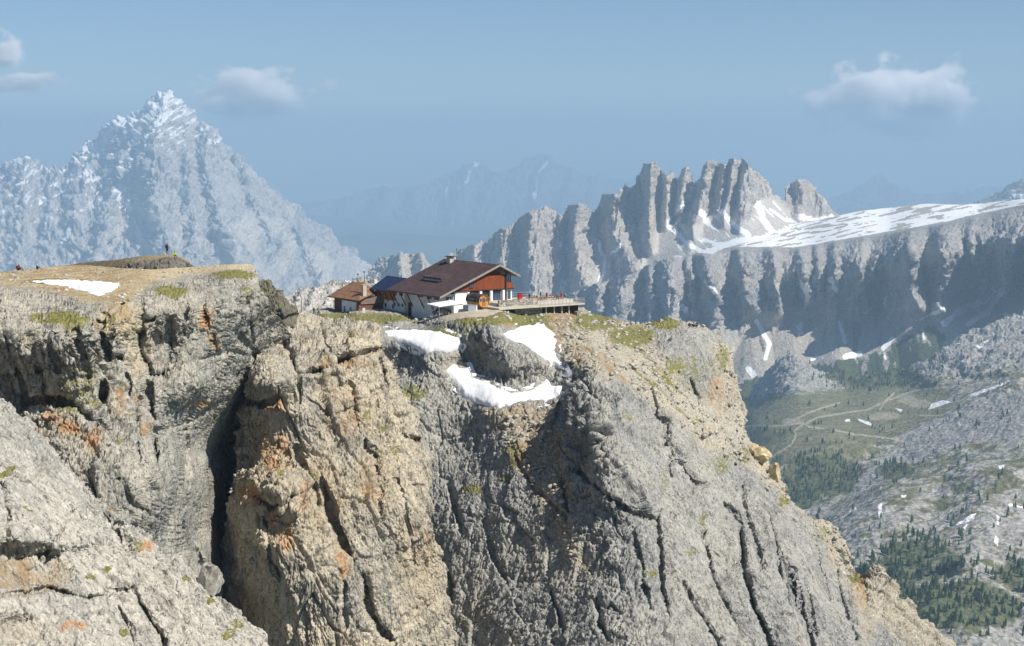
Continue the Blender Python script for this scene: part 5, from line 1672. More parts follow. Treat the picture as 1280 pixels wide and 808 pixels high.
for (a, b) in ((eL, pk), (pk, eR)):
    s.prism([(a[0], R0 - 0.09, a[1] + 0.04), (b[0], R0 - 0.09, b[1] + 0.04), (b[0], R0 - 0.09, b[1] - 0.42), (a[0], R0 - 0.09, a[1] - 0.42)], [(a[0], R0 - 0.004, a[1] + 0.04), (b[0], R0 - 0.004, b[1] + 0.04), (b[0], R0 - 0.004, b[1] - 0.42), (a[0], R0 - 0.004, a[1] - 0.42)])
s.build("fascia", M_FASC, roof)


def onroof(L, d=0.0):
    return HE + 0.25 + sl * L + d


# dormer strip, ridge box, chimney, aerial
s = Shape()
s.prism([(5.0, 7.6, onroof(5.0) - 0.1), (8.4, 7.6, onroof(8.4) - 0.1), (8.4, 7.6, onroof(8.4) + 0.02), (4.7, 7.6, onroof(4.7) + 0.95)], [(5.0, 15.6, onroof(5.0) - 0.1), (8.4, 15.6, onroof(8.4) - 0.1), (8.4, 15.6, onroof(8.4) + 0.02), (4.7, 15.6, onroof(4.7) + 0.95)])
dm = s.build("dormer", M_ROOF, roof)
for k in range(6):
    window(roof, 'L', 8.0 + k * 1.25, 8.95 + k * 1.25, onroof(5) + 0.06, onroof(5) + 0.72, 4.90, "window", M_WHITE, 0)
s = Shape()
s.box((12.9, 16.9, onroof(12.6)), (14.0, 18.4, HA + 1.0))
s.build("chimney", M_CONC, roof, 0.04)
s = Shape()
s.box((12.6, 16.5, HA + 1.01), (14.4, 18.8, HA + 1.12))
s.build("chimney_cap", M_DARK, roof)
s = Shape()
s.tube((14.2, 16.0, HA), (14.2, 16.0, HA + 3.0), 0.05, n=6)
for k in range(4):
    s.tube((13.7 + 0.1 * k, 16.0, HA + 1.6 + 0.4 * k), (14.9 - 0.15 * k, 16.0, HA + 1.7 + 0.4 * k), 0.03, n=5)
s.build("aerial", M_DARK, roof)
s = Shape()
s.box((HW - 4.2, 12.0, HR + 1.0), (HW - 3.0, 13.5, HR + 1.9))
s.build("roof_hatch", M_DARK, roof)

# ---- annex with the blue roof
an = empty("hut_annex", C0 + EY * 21.6, "small annex under a dark blue roof with orange boarding, joined to the big hut", "building", ROTZ)
s = Shape()
s.box((1.2, 0.05, -5.0), (8.0, 9.0, 0.95))
s.build("wall", M_WHITE, an)
s = Shape()
s.box((0.95, 0.1, 0.96), (8.2, 9.2, 3.25))
s.build("boarding", M_WOODO, an)
s = Shape()
s.prism([(0.0, -0.2, 3.15), (4.7, -0.2, 6.0), (9.4, -0.2, 3.15), (9.4, -0.2, 2.95), (4.7, -0.2, 5.8), (0.0, -0.2, 2.95)], [(0.0, 10.2, 3.15), (4.7, 10.2, 6.0), (9.4, 10.2, 3.15), (9.4, 10.2, 2.95), (4.7, 10.2, 5.8), (0.0, 10.2, 2.95)])
s.build("roof", M_ROOFB, an)
for k in range(4):
    s = Shape()
    s.tube((0.15, 1.0 + k * 2.6, 2.95), (1.15, 0.8 + k * 2.6, 0.5), 0.10, n=6)
    s.build("brace", M_DARK, an)
for k, (a, b) in enumerate(((5.9, 6.7), (4.3, 5.1), (0.9, 1.6))):
    window(an, 'L', a, b, -0.9, 0.1, 1.2, muntins=0, fm=M_GREY)

# ---- brown roofed building at the left
bp = Vector(unproject(447.6, 393, 391.0))
bb = empty("staff_building", bp, "low building under a rusty orange roof left of the blue roofed annex", "building", ROTZ)


def bpt(px, py, Y):
    p = Vector(unproject(px, py, Y)) - bp
    return (p.dot(EX), p.dot(EY), p.z)


s = Shape()
s.box((0.8, 0.6, -3.0), (11.0, 13.0, 3.0))
s.build("wall", M_BROWN, bb)
s = Shape()
a, b = bpt(424.3, 374.5, 398), bpt(440, 374.5, 393.5)
s.box((0.62, 2.2, -3.0), (0.795, 9.0, 2.6))
s.build("white_panel", M_WHITE, bb)
for u in (4.2, 7.2):
    window(bb, 'L', u, u + 0.7, -0.2, 1.3, 0.60, muntins=0, fm=M_GREY)
A_, B_ = Vector(bpt(409.5, 370.2, 402.5)), Vector(bpt(448.5, 376.2, 389.5))
R1_, R2_ = Vector(bpt(439.8, 352.6, 408)), Vector(bpt(455, 353.0, 402))
E_ = Vector(bpt(471, 365.5, 398.0))
K_ = Vector(bpt(449, 352.8, 414))
s = Shape()
dn = Vector((0, 0, -0.25))
s.prism([A_ + dn, B_ + dn, R2_ + dn, R1_ + dn], [A_, B_, R2_, R1_])
s.prism([B_ + dn, E_ + dn, E_ + dn + Vector((0, 6, 2.0)), R2_ + dn], [B_ + Vector((0.003, 0, 0)), E_, E_ + Vector((0, 6, 2.0)), R2_ + Vector((0.003, 0, 0))])
s.prism([A_ + dn, R1_ + dn, K_ + dn], [A_ + Vector((0, 0.003, 0)), R1_ + Vector((0, 0.003, 0)), K_])
rf = s.build("roof", M_ROOFO, bb)
s = Shape()
q0, q1 = A_.lerp(R1_, 0.42), B_.lerp(R2_, 0.42)
q0 += Vector((0, 0, 0.03)); q1 += Vector((0, 0, 0.03))
s.tube(q0, q1, 0.12, n=6)
s.tube(B_ + Vector((0, -0.1, -0.05)), E_ + Vector((0, -0.1, -0.05)), 0.13, n=6)
s.tube(A_ + Vector((-0.05, 0, -0.1)), B_ + Vector((-0.05, 0, -0.1)), 0.12, n=6)
s.build("gutter", M_DARK, rf)
s = Shape()
s.prism([(0.9, 0.3, 2.2), (9.6, 0.3, 2.2), tuple(Vector((E_.x, 0.3, E_.z - 0.3))), tuple(Vector((0.9, 0.3, B_.z - 0.2)))], [(0.9, 0.58, 2.2), (9.6, 0.58, 2.2), tuple(Vector((E_.x, 0.58, E_.z - 0.3))), tuple(Vector((0.9, 0.58, B_.z - 0.2)))])
s.build("gable_siding", plain("greyish_siding", (0.20, 0.14, 0.12), 0.8, 0.2), bb)
s = Shape()
c_ = Vector(bpt(455, 362, 393.5))
s.box((c_.x - 0.45, c_.y - 0.4, c_.z - 1.6), (c_.x + 0.45, c_.y + 0.4, c_.z + 0.95))
s.box((c_.x - 0.55, c_.y - 0.5, c_.z + 0.951), (c_.x + 0.55, c_.y + 0.5, c_.z + 1.1))
s.build("chimney", M_CONC, rf)
for px_, top in ((447.5, 344), (455.5, 341)):
    p0 = Vector(bpt(px_, 354, 405))
    s = Shape()
    s.tube(p0, (p0.x, p0.y, bpt(px_, top, 405)[2]), 0.05, n=5)
    s.box((p0.x - 0.2, p0.y - 0.1, bpt(px_, top, 405)[2]), (p0.x + 0.2, p0.y + 0.1, bpt(px_, top, 405)[2] + 0.3))
    s.build("aerial", M_DARK, rf)

# ---- terrace
ter = empty("terrace", C0 + EX * 20 + EY * -8, "long concrete terrace with railing running out to the right of the hut", "terrace", ROTZ)
s = Shape()


def tp(L, M, h):
    return (L - 20, M + 8, h)


TL0, TL1, TM = 8.5, 31.6, -10.3
zt = 1.35
s.box(tp(TL0, TM, zt - 0.35), tp(TL1, 4.0, zt))
s.build("deck_slab", M_CONC, ter, 0.03)
s = Shape()
s.box(tp(10.5, -7.2, zt + 0.001), tp(21.0, -6.7, 2.75))
s.build("stone_parapet", M_STONEW, ter, 0.05)
s = Shape()
s.box(tp(11.0, -6.69, zt + 0.002), tp(31.0, 3.8, 2.0))
s.build("upper_deck", M_CONC, ter)
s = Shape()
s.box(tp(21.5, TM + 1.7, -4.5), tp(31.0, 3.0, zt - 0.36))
s.build("store_wall", M_DARK, ter)  # dark colour paints in the shade of the recess below the slab
s = Shape()
s.box(tp(29.6, TM + 0.3, -4.5), tp(31.2, TM + 1.69, -0.5))
s.build("stone_base", M_STONEW, ter, 0.05)
s = Shape()
s.box(tp(14.0, TM + 2.0, -4.5), tp(21.4, TM + 2.6, zt - 0.37))
s.build("retaining_wall", M_STONEW, ter, 0.05)
for u0, u1 in ((22.0, 23.6), (24.4, 25.9), (26.3, 27.8), (28.3, 29.2)):
    s = Shape()
    s.box(tp(u0, TM + 1.45, -3.6), tp(u1, TM + 1.65, -0.9))
    s.build("store_door", M_WOODR, ter)
for u in (21.8, 24.0, 26.1, 28.05):
    s = Shape()
    s.box(tp(u - 0.12, TM + 1.1, -3.9), tp(u + 0.12, TM + 1.4, zt - 0.37))
    s.build("support_post", M_CONC, ter)
s = Shape()
for k in range(13):
    u = 19.5 + k * (TL1 - 19.6) / 12
    s.tube(tp(u, TM + 0.12, zt), tp(u, TM + 0.12, zt + 1.15), 0.05, n=6)
for k in range(8):
    v = TM + 0.12 + k * 1.7
    s.tube(tp(TL1 - 0.12, v, zt), tp(TL1 - 0.12, v, zt + 1.15), 0.05, n=6)
for hh in (0.4, 0.78, 1.15):
    s.tube(tp(19.5, TM + 0.12, zt + hh), tp(TL1 - 0.12, TM + 0.12, zt + hh), 0.04, n=6)
    s.tube(tp(TL1 - 0.12, TM + 0.12, zt + hh), tp(TL1 - 0.12, 3.5, zt + hh), 0.04, n=6)
s.build("railing", M_METAL, ter)
s = Shape()
for k in range(7):
    s.tube(tp(19.8 + k * 1.9, 3.6, 2.0), tp(19.8 + k * 1.9, 3.6, 3.1), 0.035, n=6)
s.tube(tp(19.8, 3.6, 3.1), tp(31.3, 3.6, 3.1), 0.03, n=6)
s.tube(tp(19.8, 3.6, 2.55), tp(31.3, 3.6, 2.55), 0.03, n=6)
s.build("railing", M_METAL, ter)

# tables with benches on the terrace
tb = None
spots = [(20.8, -4.2), (22.9, -2.2), (23.6, -5.0), (25.9, -3.0), (27.6, -5.2), (29.0, -1.6)]
tlab = ["picnic table on the terrace nearest the hut's right corner", "picnic table behind the second standing guest on the terrace", "picnic table by the middle of the terrace parapet's end",
        "picnic table in the middle of the open terrace", "picnic table where the seated group rests near the railing", "picnic table at the far right corner of the terrace"]
for k, (L, M) in enumerate(spots):
    loc = C0 + EX * L + EY * M + Vector((0, 0, 2.0))
    if tb is None:
        tb = empty("picnic_table", loc, tlab[0], "table", ROTZ, "picnic tables on the hut terrace")
        s = Shape(); s.box((-0.9, -0.38, 0.70), (0.9, 0.38, 0.76)); s.build("table_top", M_BENCH, tb)
        for sy in (-0.75, 0.75):
            s = Shape(); s.box((-0.9, sy - 0.14, 0.42), (0.9, sy + 0.14, 0.47)); s.build("seat", M_BENCH, tb)
        for sx_ in (-0.65, 0.65):
            s = Shape()
            s.tube((sx_, -0.75, 0), (sx_, -0.15, 0.7), 0.045, n=5); s.tube((sx_, 0.75, 0), (sx_, 0.15, 0.7), 0.045, n=5); s.tube((sx_, -0.85, 0.40), (sx_, 0.85, 0.40), 0.04, n=5)
            s.build("leg", M_BENCH, tb)
        o = tb
    else:
        o = copy_tree(tb)
        o.location = loc
        o['label'] = tlab[k]
    o.rotation_euler = (0, 0, ROTZ + 0.3 * math.sin(k * 2.3))

# red cabinet at the hut corner
rb = Vector(C0 + EX * 20.3 + EY * -1.0 + Vector((0, 0, 2.0)))
o = empty("red_drinks_stand", rb, "red cabinet standing at the right corner of the big hut", "cabinet", ROTZ)
s = Shape(); s.box((-0.5, -0.35, 0.05), (0.5, 0.35, 1.35)); s.build("cabinet_body", M_RED, o, 0.04)
s = Shape(); s.box((-0.55, -0.4, 1.352), (0.55, 0.4, 1.42)); s.build("cabinet_top", M_DARK, o)
s = Shape(); s.box((-0.42, -0.37, 0.7), (0.42, -0.352, 1.25)); s.build("cabinet_door", plain("darker_red", (0.30, 0.02, 0.02)), o)

# ---- barrel sauna
bc = Vector(unproject(605.5, 385.2, 366.5))
sau = empty("barrel_sauna", bc, "wooden barrel sauna with dark curved roof and round golden front", "barrel sauna", ROTZ)
R, LB, n = 1.38, 5.2, 32


def ring(y, r, z0=1.5):
    return [(r * math.cos(2 * math.pi * k / n), y, z0 + r * math.sin(2 * math.pi * k / n)) for k in range(n)]


s = Shape(); s.prism(ring(0.25, R * 0.93), ring(LB - 0.2, R * 0.93)); s.build("barrel", M_BARREL, sau)
s = Shape()
a, b = ring(0, R), ring(LB, R)
ai, bi = ring(0, R * 0.935), ring(LB, R * 0.935)
for k in range(n):
    j = (k + 1) % n
    s.prism([a[k], a[j], ai[j], ai[k]], [b[k], b[j], bi[j], bi[k]])
s.build("staves", M_BARREL, sau)
s = Shape()
a, b = ring(-0.05, R + 0.07), ring(LB + 0.05, R + 0.07)
ai, bi = ring(-0.05, R + 0.005), ring(LB + 0.05, R + 0.005)
for k in range(0, n // 2 + 1):
    j = (k + 1) % n
    s.prism([a[k], a[j], ai[j], ai[k]], [b[k], b[j], bi[j], bi[k]])
s.build("curved_roof", M_SHING, sau)
for y in (0.9, LB - 0.9):
    s = Shape()
    a, b = ring(y - 0.04, R + 0.09), ring(y + 0.04, R + 0.09)
    ai, bi = ring(y - 0.04, R + 0.072), ring(y + 0.04, R + 0.072)
    for k in range(n):
        j = (k + 1) % n
        s.prism([a[k], a[j], ai[j], ai[k]], [b[k], b[j], bi[j], bi[k]])
    s.build("hoop", M_METAL, sau)
    s = Shape(); s.box((-1.0, y - 0.12, -0.3), (1.0, y + 0.12, 0.30)); s.build("cradle", M_BROWN, sau)
s = Shape(); s.box((-0.4, 0.16, 0.45), (0.4, 0.24, 2.3)); dr = s.build("door", M_WOODO, sau)
s = Shape(); s.box((-0.25, 0.12, 1.3), (0.25, 0.158, 2.1)); s.build("pane", M_GLASS, dr)
for sx_ in (-1, 1):
    s = Shape(); s.box((min(sx_ * 0.55, sx_ * 1.0), 0.18, 1.4), (max(sx_ * 0.55, sx_ * 1.0), 0.24, 2.0)); s.build("window", M_GLASS, sau)
s = Shape()
s.box((-R * 0.955 - 0.12, 1.9, 1.25), (-R * 0.955, 3.9, 2.0)); s.build("window", M_GLASS, sau)

# ---- white canopy with a dark car below, grey container
cp = Vector(unproject(560, 392.5, 365.5))
cn = empty("canopy_shelter", cp, "white flat canopy with a pale side wall in front of the hut's corner", "shelter", ROTZ)
s = Shape(); s.prism([(-3.3, -1.6, 1.75), (3.1, -1.6, 2.15), (3.1, 3.4, 2.45), (-3.3, 3.4, 1.95)], [(-3.3, -1.6, 1.9), (3.1, -1.6, 2.3), (3.1, 3.4, 2.6), (-3.3, 3.4, 2.1)]); s.build("canopy_roof", plain("white_tarpaulin", (0.78, 0.78, 0.77), 0.6, 0.06), cn, 0.03)
s = Shape(); s.box((0.6, -1.4, -1.2), (2.9, 3.2, 2.1)); s.build("side_wall", M_WHITE, cn, 0.03)
for a in ((-3.1, -1.4), (-3.1, 3.2), (-0.8, 3.2)):
    s = Shape(); s.tube((a[0], a[1], -1.0), (a[0], a[1], 1.8), 0.06, n=6); s.build("post", M_METAL, cn)


def make_car(loc, rz, label, L=4.0):
    c = empty("parked_car", loc, label, "car", rz)
    prof = [(-2.0, 0.35), (-2.02, 0.75), (-1.85, 0.92), (-1.2, 1.0), (-0.75, 1.42), (0.7, 1.48), (1.55, 1.05), (1.98, 0.9), (2.0, 0.4)]
    s = Shape(); s.prism([(x, -0.82, z) for x, z in prof], [(x, 0.82, z) for x, z in prof]); s.build("body", M_BLACK, c, 0.08)
    s = Shape()
    gp = [(-1.05, 1.03), (-0.70, 1.36), (0.62, 1.40), (1.25, 1.08)]
    for sy in (-0.83, 0.825):
        s.prism([(x, sy, z) for x, z in gp], [(x, sy + 0.008, z) for x, z in gp])
    s.build("side_window", M_GLASS, c)
    for x in (-1.3, 1.3):
        for y in (-0.78, 0.78):
            s = Shape(); s.tube((x, y - 0.1, 0.32), (x, y + 0.1, 0.32), 0.32, n=16); w = s.build("wheel", M_TYRE, c)
            s = Shape(); s.tube((x, y - 0.105, 0.32), (x, y + 0.105, 0.32), 0.18, n=12); s.build("rim", M_METAL, w)
    for y in (-0.6, 0.6):
        s = Shape(); s.box((-2.06, y - 0.16, 0.62), (-2.0, y + 0.16, 0.78)); s.build("headlight", M_GLASS, c)
    return c


make_car(cp + EX * -1.4 + EY * 0.3 + Vector((0, 0, -0.15)), ROTZ + 0.15, "dark car parked in the shade of the white canopy")
gc = Vector(unproject(588, 389.5, 364.5))
o = empty("container", gc, "blue grey metal container between the white canopy and the barrel sauna", "container", ROTZ)
s = Shape(); s.box((-1.1, -0.9, -0.6), (0.9, 1.2, 1.35)); s.build("container_body", M_GREY, o, 0.03)
s = Shape(); s.box((-1.15, -0.95, 1.352), (0.95, 1.25, 1.42)); s.build("lid", M_METAL, o)
s = Shape(); s.box((0.92, -0.95, -0.6), (1.1, -0.75, 1.4)); s.build("post", M_WHITE, o)

# mast of the old cable lift, fence posts, white notice board, rocks lining the track
o = empty("lift_mast", Vector(unproject(377, 392, 352)), "thin bent mast standing above the gap, left of the rusty roofed building", "mast")
s = Shape(); s.tube((0, 0, -3), (0, 0, 3.0), 0.08, 0.06, 8); s.tube((0, 0, 3.0), (-0.25, 0, 4.0), 0.06, 0.05, 8); s.tube((-0.25, 0, 4.0), (-0.9, 0, 4.4), 0.05, 0.04, 8); s.build("mast_pole", M_DARK, o)
s = Shape(); s.box((-1.0, -0.1, 4.3), (-0.7, 0.1, 4.5)); s.build("pulley_box", M_METAL, o)
o = empty("notice_board", Vector(unproject(454.8, 392, 371)), "pale upright board standing beside the hiker in red", "board")
s = Shape(); s.box((-0.3, -0.05, 0.05), (0.3, 0.05, 1.2)); s.build("board_panel", M_WHITE, o)
for sx_ in (-0.25, 0.25):
    s = Shape(); s.tube((sx_, 0.08, -0.4), (sx_, 0.08, 1.0), 0.03, n=5); s.build("leg", M_METAL, o)


def boulder(loc, r, seed, label, mat, sq=(1, 1, 0.8)):
    """an angular block cut from a cube by random planes"""
    import bmesh
    bm = bmesh.new()
    bmesh.ops.create_cube(bm, size=2.0)
    R = random.Random(seed)
    for k in range(11):
        n = Vector((R.uniform(-1, 1), R.uniform(-1, 1), R.uniform(-1, 1))).normalized()
        res = bmesh.ops.bisect_plane(bm, geom=bm.verts[:] + bm.edges[:] + bm.faces[:], plane_co=n * R.uniform(.8, 1.0), plane_no=n, clear_outer=True)
        ed = [e for e in res['geom_cut'] if isinstance(e, bmesh.types.BMEdge)]
        if ed:
            bmesh.ops.holes_fill(bm, edges=ed)
    bmesh.ops.triangulate(bm, faces=bm.faces[:])
    bmesh.ops.subdivide_edges(bm, edges=bm.edges[:], cuts=3, use_grid_fill=True)
    pts = np.array([v.co for v in bm.verts], dtype=np.float32)
    nz = fbm(pts * 2.2 + seed, 3)
    for v, q in zip(bm.verts, nz):
        v.co = v.co * (1 + 0.09 * q)
        v.co = Vector((v.co.x * sq[0], v.co.y * sq[1], v.co.z * sq[2])) * r
    me = bpy.data.meshes.new("boulder")
    bm.to_mesh(me)
    bm.free()
    me.materials.append(mat)
    o = bpy.data.objects.new("boulder", me)
    COL.objects.link(o)
    o.location = loc
    o.rotation_euler = (0, 0, seed)
    return tag(o, label, "boulder", "single boulders")


M_YEL = plain("yellow_limestone", (0.44, 0.36, 0.21), 0.9, 0.4, 0.8, 0.1)
boulder(unproject(262, 724, 155.5), 1.15, 3, "upright block perched on the rim of the pale slab at the lower left", STONE, (0.9, 0.9, 1.25))
boulder(unproject(951, 569, 379.0), 1.9, 5, "ochre block on the right skyline below the overhanging prow", M_YEL, (1.2, 1, 0.9))
boulder(unproject(941, 563, 381.0), 1.6, 8, "flat grey brown slab left of the ochre block on the right skyline", M_YEL, (1.5, 1, 0.6))
boulder(unproject(967, 592, 376.5), 1.8, 12, "yellow block low on the right skyline, under the ochre block", M_YEL, (0.8, 1, 1.3))


# ================================================================ PEOPLE
def colour(name, c, r=0.85):
    return plain(name, c, r, 0.15, 6.0)


M_SKIN = colour("skin", (0.45, 0.27, 0.18), 0.6)
M_HAIR = colour("brown_hair", (0.04, 0.025, 0.015))
CL = {k: colour(k, c) for k, c in dict(black_cloth=(0.02, 0.02, 0.025), navy_cloth=(0.03, 0.04, 0.08), maroon_cloth=(0.16, 0.03, 0.035), red_cloth=(0.45, 0.03, 0.04), lime_cloth=(0.42, 0.55, 0.04),
                                       white_cloth=(0.75, 0.75, 0.75), khaki_cloth=(0.35, 0.29, 0.2), grey_cloth=(0.2, 0.2, 0.21), pink_cloth=(0.45, 0.2, 0.2), blue_cloth=(0.06, 0.14, 0.35)).items()}

STAND = dict(pel=(0, 0, .93), spi=(0, 0, 1.15), che=(0, .01, 1.35), nec=(0, .0, 1.50), hed=(0, -.02, 1.62), top=(0, -.02, 1.70), hpL=(.10, 0, .88), knL=(.11, -.02, .48), anL=(.12, .02, .08), toL=(.13, -.16, .035),
             hpR=(-.10, 0, .88), knR=(-.11, -.02, .48), anR=(-.12, .02, .08), toR=(-.13, -.16, .035), shL=(.19, .01, 1.41), elL=(.26, .03, 1.13), wrL=(.25, -.06, .88), haL=(.25, -.09, .80),
             shR=(-.19, .01, 1.41), elR=(-.26, .03, 1.13), wrR=(-.25, -.06, .88), haR=(-.25, -.09, .80))
HIPS = dict(STAND, elL=(.36, .08, 1.16), wrL=(.20, -.04, 1.0), haL=(.15, -.07, .96), elR=(-.36, .08, 1.16), wrR=(-.20, -.04, 1.0), haR=(-.15, -.07, .96))
WALK = dict(STAND, knL=(.10, -.22, .52), anL=(.11, -.20, .10), toL=(.12, -.38, .07), knR=(-.10, .04, .48), anR=(-.11, .26, .13), toR=(-.11, .12, .04), elL=(.25, .12, 1.15), wrL=(.24, .10, .92), haL=(.24, .08, .84),
            elR=(-.25, -.08, 1.14), wrR=(-.22, -.26, .98), haR=(-.21, -.33, .94))
SIT = dict(pel=(0, .12, .42), spi=(0, .13, .64), che=(0, .07, .84), nec=(0, .0, .98), hed=(0, -.04, 1.10), top=(0, -.05, 1.18), hpL=(.10, .08, .40), knL=(.14, -.36, .46), anL=(.14, -.38, .07), toL=(.15, -.55, .035),
           hpR=(-.10, .08, .40), knR=(-.14, -.36, .46), anR=(-.14, -.38, .07), toR=(-.15, -.55, .035), shL=(.19, .06, .90), elL=(.27, -.04, .66), wrL=(.16, -.26, .58), haL=(.11, -.33, .55),
           shR=(-.19, .06, .90), elR=(-.27, -.04, .66), wrR=(-.16, -.26, .58), haR=(-.11, -.33, .55))
GROUND = dict(SIT, **{k: (v[0], v[1], v[2] - .30) for k, v in SIT.items()})
GROUND.update(knL=(.17, -.30, .42), anL=(.16, -.52, .08), toL=(.17, -.68, .04), knR=(-.17, -.30, .42), anR=(-.16, -.52, .08), toR=(-.17, -.68, .04), wrL=(.15, -.28, .36), haL=(.10, -.33, .40), wrR=(-.15, -.28, .36), haR=(-.10, -.33, .40))
BONES = [("pel", "spi", 'j'), ("spi", "che", 'j'), ("che", "nec", 'j'), ("nec", "hed", 's'), ("hed", "top", 'h')]
for s_ in "LR":
    BONES += [("pel", "hp" + s_, 't'), ("hp" + s_, "kn" + s_, 't'), ("kn" + s_, "an" + s_, 'u'), ("an" + s_, "to" + s_, 'b'), ("che", "sh" + s_, 'j'), ("sh" + s_, "el" + s_, 'j'), ("el" + s_, "wr" + s_, 'a'), ("wr" + s_, "ha" + s_, 's')]
RAD = dict(pel=.145, spi=.125, che=.15, nec=.055, hed=.095, top=.085, hp=.095, kn=.062, an=.045, to=.038, sh=.075, el=.048, wr=.032, ha=.036)


def make_person(loc, rz, pose, label, group, jacket, trousers, lower=None, sleeve=None, hat=None, pack=None, h=1.0):
    names = list(pose)
    me = bpy.data.meshes.new("person")
    me.from_pydata([pose[n] for n in names], [(names.index(a), names.index(b)) for a, b, _ in BONES], [])
    o = bpy.data.objects.new("person", me)
    COL.objects.link(o)
    md = o.modifiers.new("skin", 'SKIN')
    sk = me.skin_vertices[0].data if me.skin_vertices else None
    if sk is None:
        return o
    for n, v in zip(names, sk):
        r = RAD.get(n, RAD.get(n[:2]))
        v.radius = (r, r * (0.72 if n in ("che", "spi", "pel") else 1.0))
        v.use_root = n == "pel"
    ss = o.modifiers.new("subsurf", 'SUBSURF')
    ss.levels = ss.render_levels = 1
    dg = bpy.context.evaluated_depsgraph_get()
    ev = o.evaluated_get(dg)
    m2 = bpy.data.meshes.new_from_object(ev)
    o.modifiers.clear()
    V = [v.co.copy() for v in m2.vertices]
    Fc = [tuple(p.vertices) for p in m2.polygons]
    jm, tm = CL[jacket], CL[trousers]
    mats = [jm, tm, M_SKIN if lower is None else CL[lower], M_SKIN, CL[hat] if hat else M_HAIR, CL["black_cloth"], jm if sleeve is None else M_SKIN]
    key = dict(j=0, t=1, u=2, s=3, h=4, b=5, a=6)
    P = {n: Vector(pose[n]) for n in names}
    mi = []
    for f in Fc:
        c = sum((V[i] for i in f), Vector()) / len(f)
        best, bk = 9, 'j'
        for a, b, k in BONES:
            A, B = P[a], P[b]
            d = B - A
            t = max(0, min(1, (c - A).dot(d) / d.dot(d)))
            q = (c - A - d * t).length / (RAD.get(a, RAD.get(a[:2])) * (1 - t) + RAD.get(b, RAD.get(b[:2])) * t)
            if q < best:
                best, bk = q, k
        if bk in 'sh' and (c - P["hed"]).length < 0.16:
            bk = 's' if (c.y < P["hed"].y - 0.02 and c.z < P["hed"].z + 0.04) else 'h'
        mi.append(key[bk])
    S = Shape()
    S.v, S.f, S.m = V, Fc, mi
    hd = P["hed"]
    S.tube(hd + Vector((0, -.085, .0)), hd + Vector((0, -.125, -.02)), 0.012, 0.016, 5, 3)     # nose
    for sx_ in (-1, 1):
        S.tube(hd + Vector((sx_ * .034, -.086, .018)), hd + Vector((sx_ * .034, -.096, .018)), 0.012, 0.010, 6, 5)   # eyes
        S.tube(hd + Vector((sx_ * .085, -.0, -.03)), hd + Vector((sx_ * .10, .01, .03)), 0.018, 0.014, 5, 3)        # ears
    S.tube(hd + Vector((-.025, -.088, -.045)), hd + Vector((.025, -.088, -.045)), 0.006, 0.006, 5, 5)     # mouth
    for s_ in "LR":                                                                                      # fingers
        w, hnd = P["wr" + s_], P["ha" + s_]
        d = (hnd - w).normalized()
        side = d.cross(Vector((0, 1, 0)))
        side = side.normalized() if side.length > .1 else Vector((1, 0, 0))
        nrm = side.cross(d)
        for k, ln in enumerate((.062, .072, .068, .055)):
            b0 = hnd + side * (-.024 + .016 * k) + d * .012
            b1 = b0 + d * ln * .55 + nrm * .006
            S.tube(b0, b1, .0085, .008, 5, 3)
            S.tube(b1, b1 + d * ln * .4 + nrm * .018, .008, .0065, 5, 3)
        b0 = w.lerp(hnd, 0.5) - side * .022
        S.tube(b0, b0 + d * .035 - side * .028, .010, .009, 5, 3)
        S.tube(b0 + d * .035 - side * .028, b0 + d * .062 - side * .03 + nrm * .008, .009, .007, 5, 3)
    bpy.data.objects.remove(o)
    o = S.build("person", mats, None, 0, True)
    o.location = loc
    o.rotation_euler = (0, 0, rz)
    o.scale = (h, h, h)
    tag(o, label, "person", group)
    if pack:
        s = Shape()
        c = P["che"] + Vector((0, .20, -.10))
        s.box((c.x - .15, c.y - .09, c.z - .24), (c.x + .15, c.y + .09, c.z + .22))
        s.build("backpack", CL[pack], o, .05)
    return o


HG = "hikers and guests around the mountain hut"


def at(px, py, Y):
    return Vector(unproject(px, py, Y))


PI = math.pi
make_person(at(209, 318.3, 279), 2.6, STAND, "standing hiker in dark clothes on top of the grey knoll", HG, "maroon_cloth", "black_cloth", "khaki_cloth", pack="black_cloth", h=1.05)
make_person(at(218.5, 322.6, 277.5), 0.4, SIT, "hiker in a lime green jacket sitting on the grey knoll", HG, "lime_cloth", "black_cloth", "black_cloth")
make_person(at(23.5, 338.6, 252), 1.2, GROUND, "hiker in maroon sitting on the ochre terrace edge with a red pack", HG, "maroon_cloth", "black_cloth", "black_cloth", pack="red_cloth", h=1.15)
make_person(at(47, 337.5, 254), 2.0, GROUND, "hiker with a white hat and dark jacket, low behind the terrace edge", HG, "navy_cloth", "black_cloth", None, hat="white_cloth")
make_person(at(392.5, 394.5, 350), 0.8, WALK, "left one of two dark clad hikers walking above the rocky gap", HG, "black_cloth", "navy_cloth", "navy_cloth", pack="black_cloth")
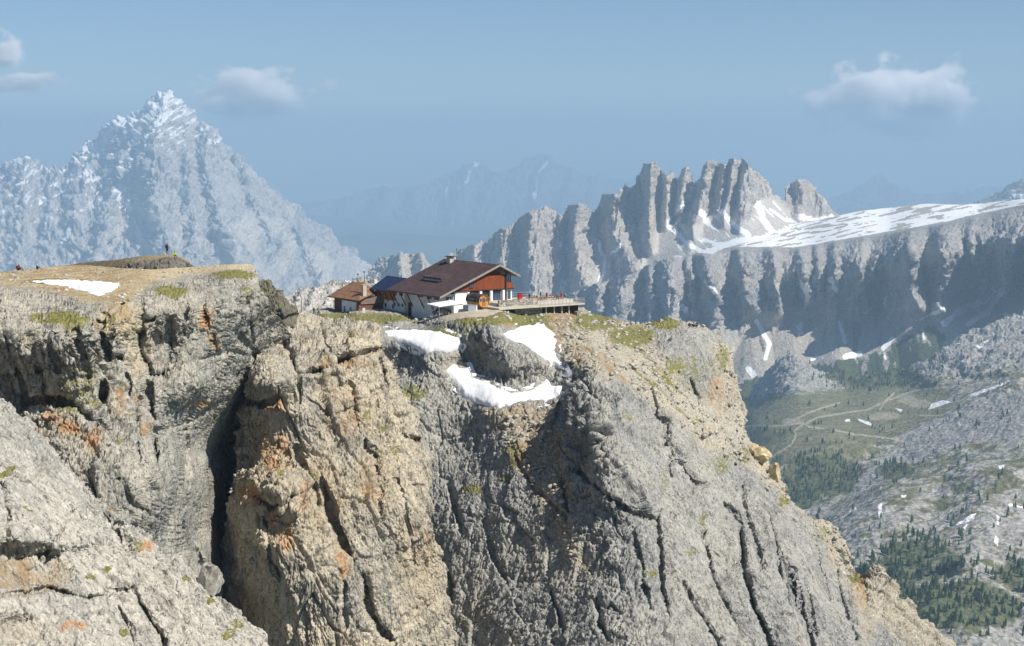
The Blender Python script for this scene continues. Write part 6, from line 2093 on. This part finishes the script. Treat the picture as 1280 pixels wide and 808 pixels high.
make_person(at(398.5, 394.5, 350), 0.9, WALK, "right one of two dark clad hikers walking above the rocky gap", HG, "grey_cloth", "black_cloth", "black_cloth", pack="navy_cloth")
make_person(at(449.5, 391.8, 371), 0.1, STAND, "hiker in a red jacket in front of the rusty roofed building", HG, "red_cloth", "khaki_cloth", None, hat="white_cloth")


def onter(L, M):
    return C0 + EX * L + EY * M + Vector((0, 0, 2.0))


def pxter(px, M):
    p = onM(px, 372, M)
    return onter(p[0], M)


make_person(pxter(661.5, -4.6), 1.0, STAND, "guest in black standing on the terrace closest to the red cabinet", HG, "black_cloth", "black_cloth", "black_cloth")
make_person(pxter(668, -3.9), 0.3, SIT, "seated guest in pink on the terrace", HG, "pink_cloth", "grey_cloth", "grey_cloth")
make_person(pxter(671, -4.6), -0.5, SIT, "seated guest in grey beside the guest in pink", HG, "grey_cloth", "navy_cloth", None)
make_person(pxter(676, -3.2), 2.0, HIPS, "tallest looking guest on the terrace, in black with hands on hips", HG, "black_cloth", "navy_cloth", "navy_cloth", h=1.03)
make_person(pxter(683.4, -4.8), 2.6, WALK, "guest in a black coat walking alone in the middle of the terrace", HG, "black_cloth", "black_cloth", "black_cloth")
make_person(pxter(696.5, -5.4), 1.2, SIT, "guest in black seated at the left of the group by the railing", HG, "black_cloth", "black_cloth", "black_cloth")
make_person(pxter(701.5, -4.6), 0.0, SIT, "guest in red seated in the middle of the group by the railing", HG, "red_cloth", "black_cloth", "black_cloth", h=1.15)
make_person(pxter(706, -5.4), -1.2, SIT, "guest in navy seated at the right of the group by the railing", HG, "navy_cloth", "black_cloth", "black_cloth")
make_person(at(861.5, 408.8, 392), 0.5, GROUND, "hiker in black sitting apart on the rocky prow", HG, "black_cloth", "black_cloth", "black_cloth", h=1.15)
make_person(at(867.3, 409.5, 391), 1.0, GROUND, "hiker in navy leaning in at the left of a close pair on the rocky prow", HG, "navy_cloth", "black_cloth", "black_cloth", pack="black_cloth", h=1.2)
make_person(at(871.0, 408.5, 391), -0.5, GROUND, "hiker in dark grey at the right end of the rocky prow", HG, "grey_cloth", "black_cloth", "black_cloth", h=1.3)
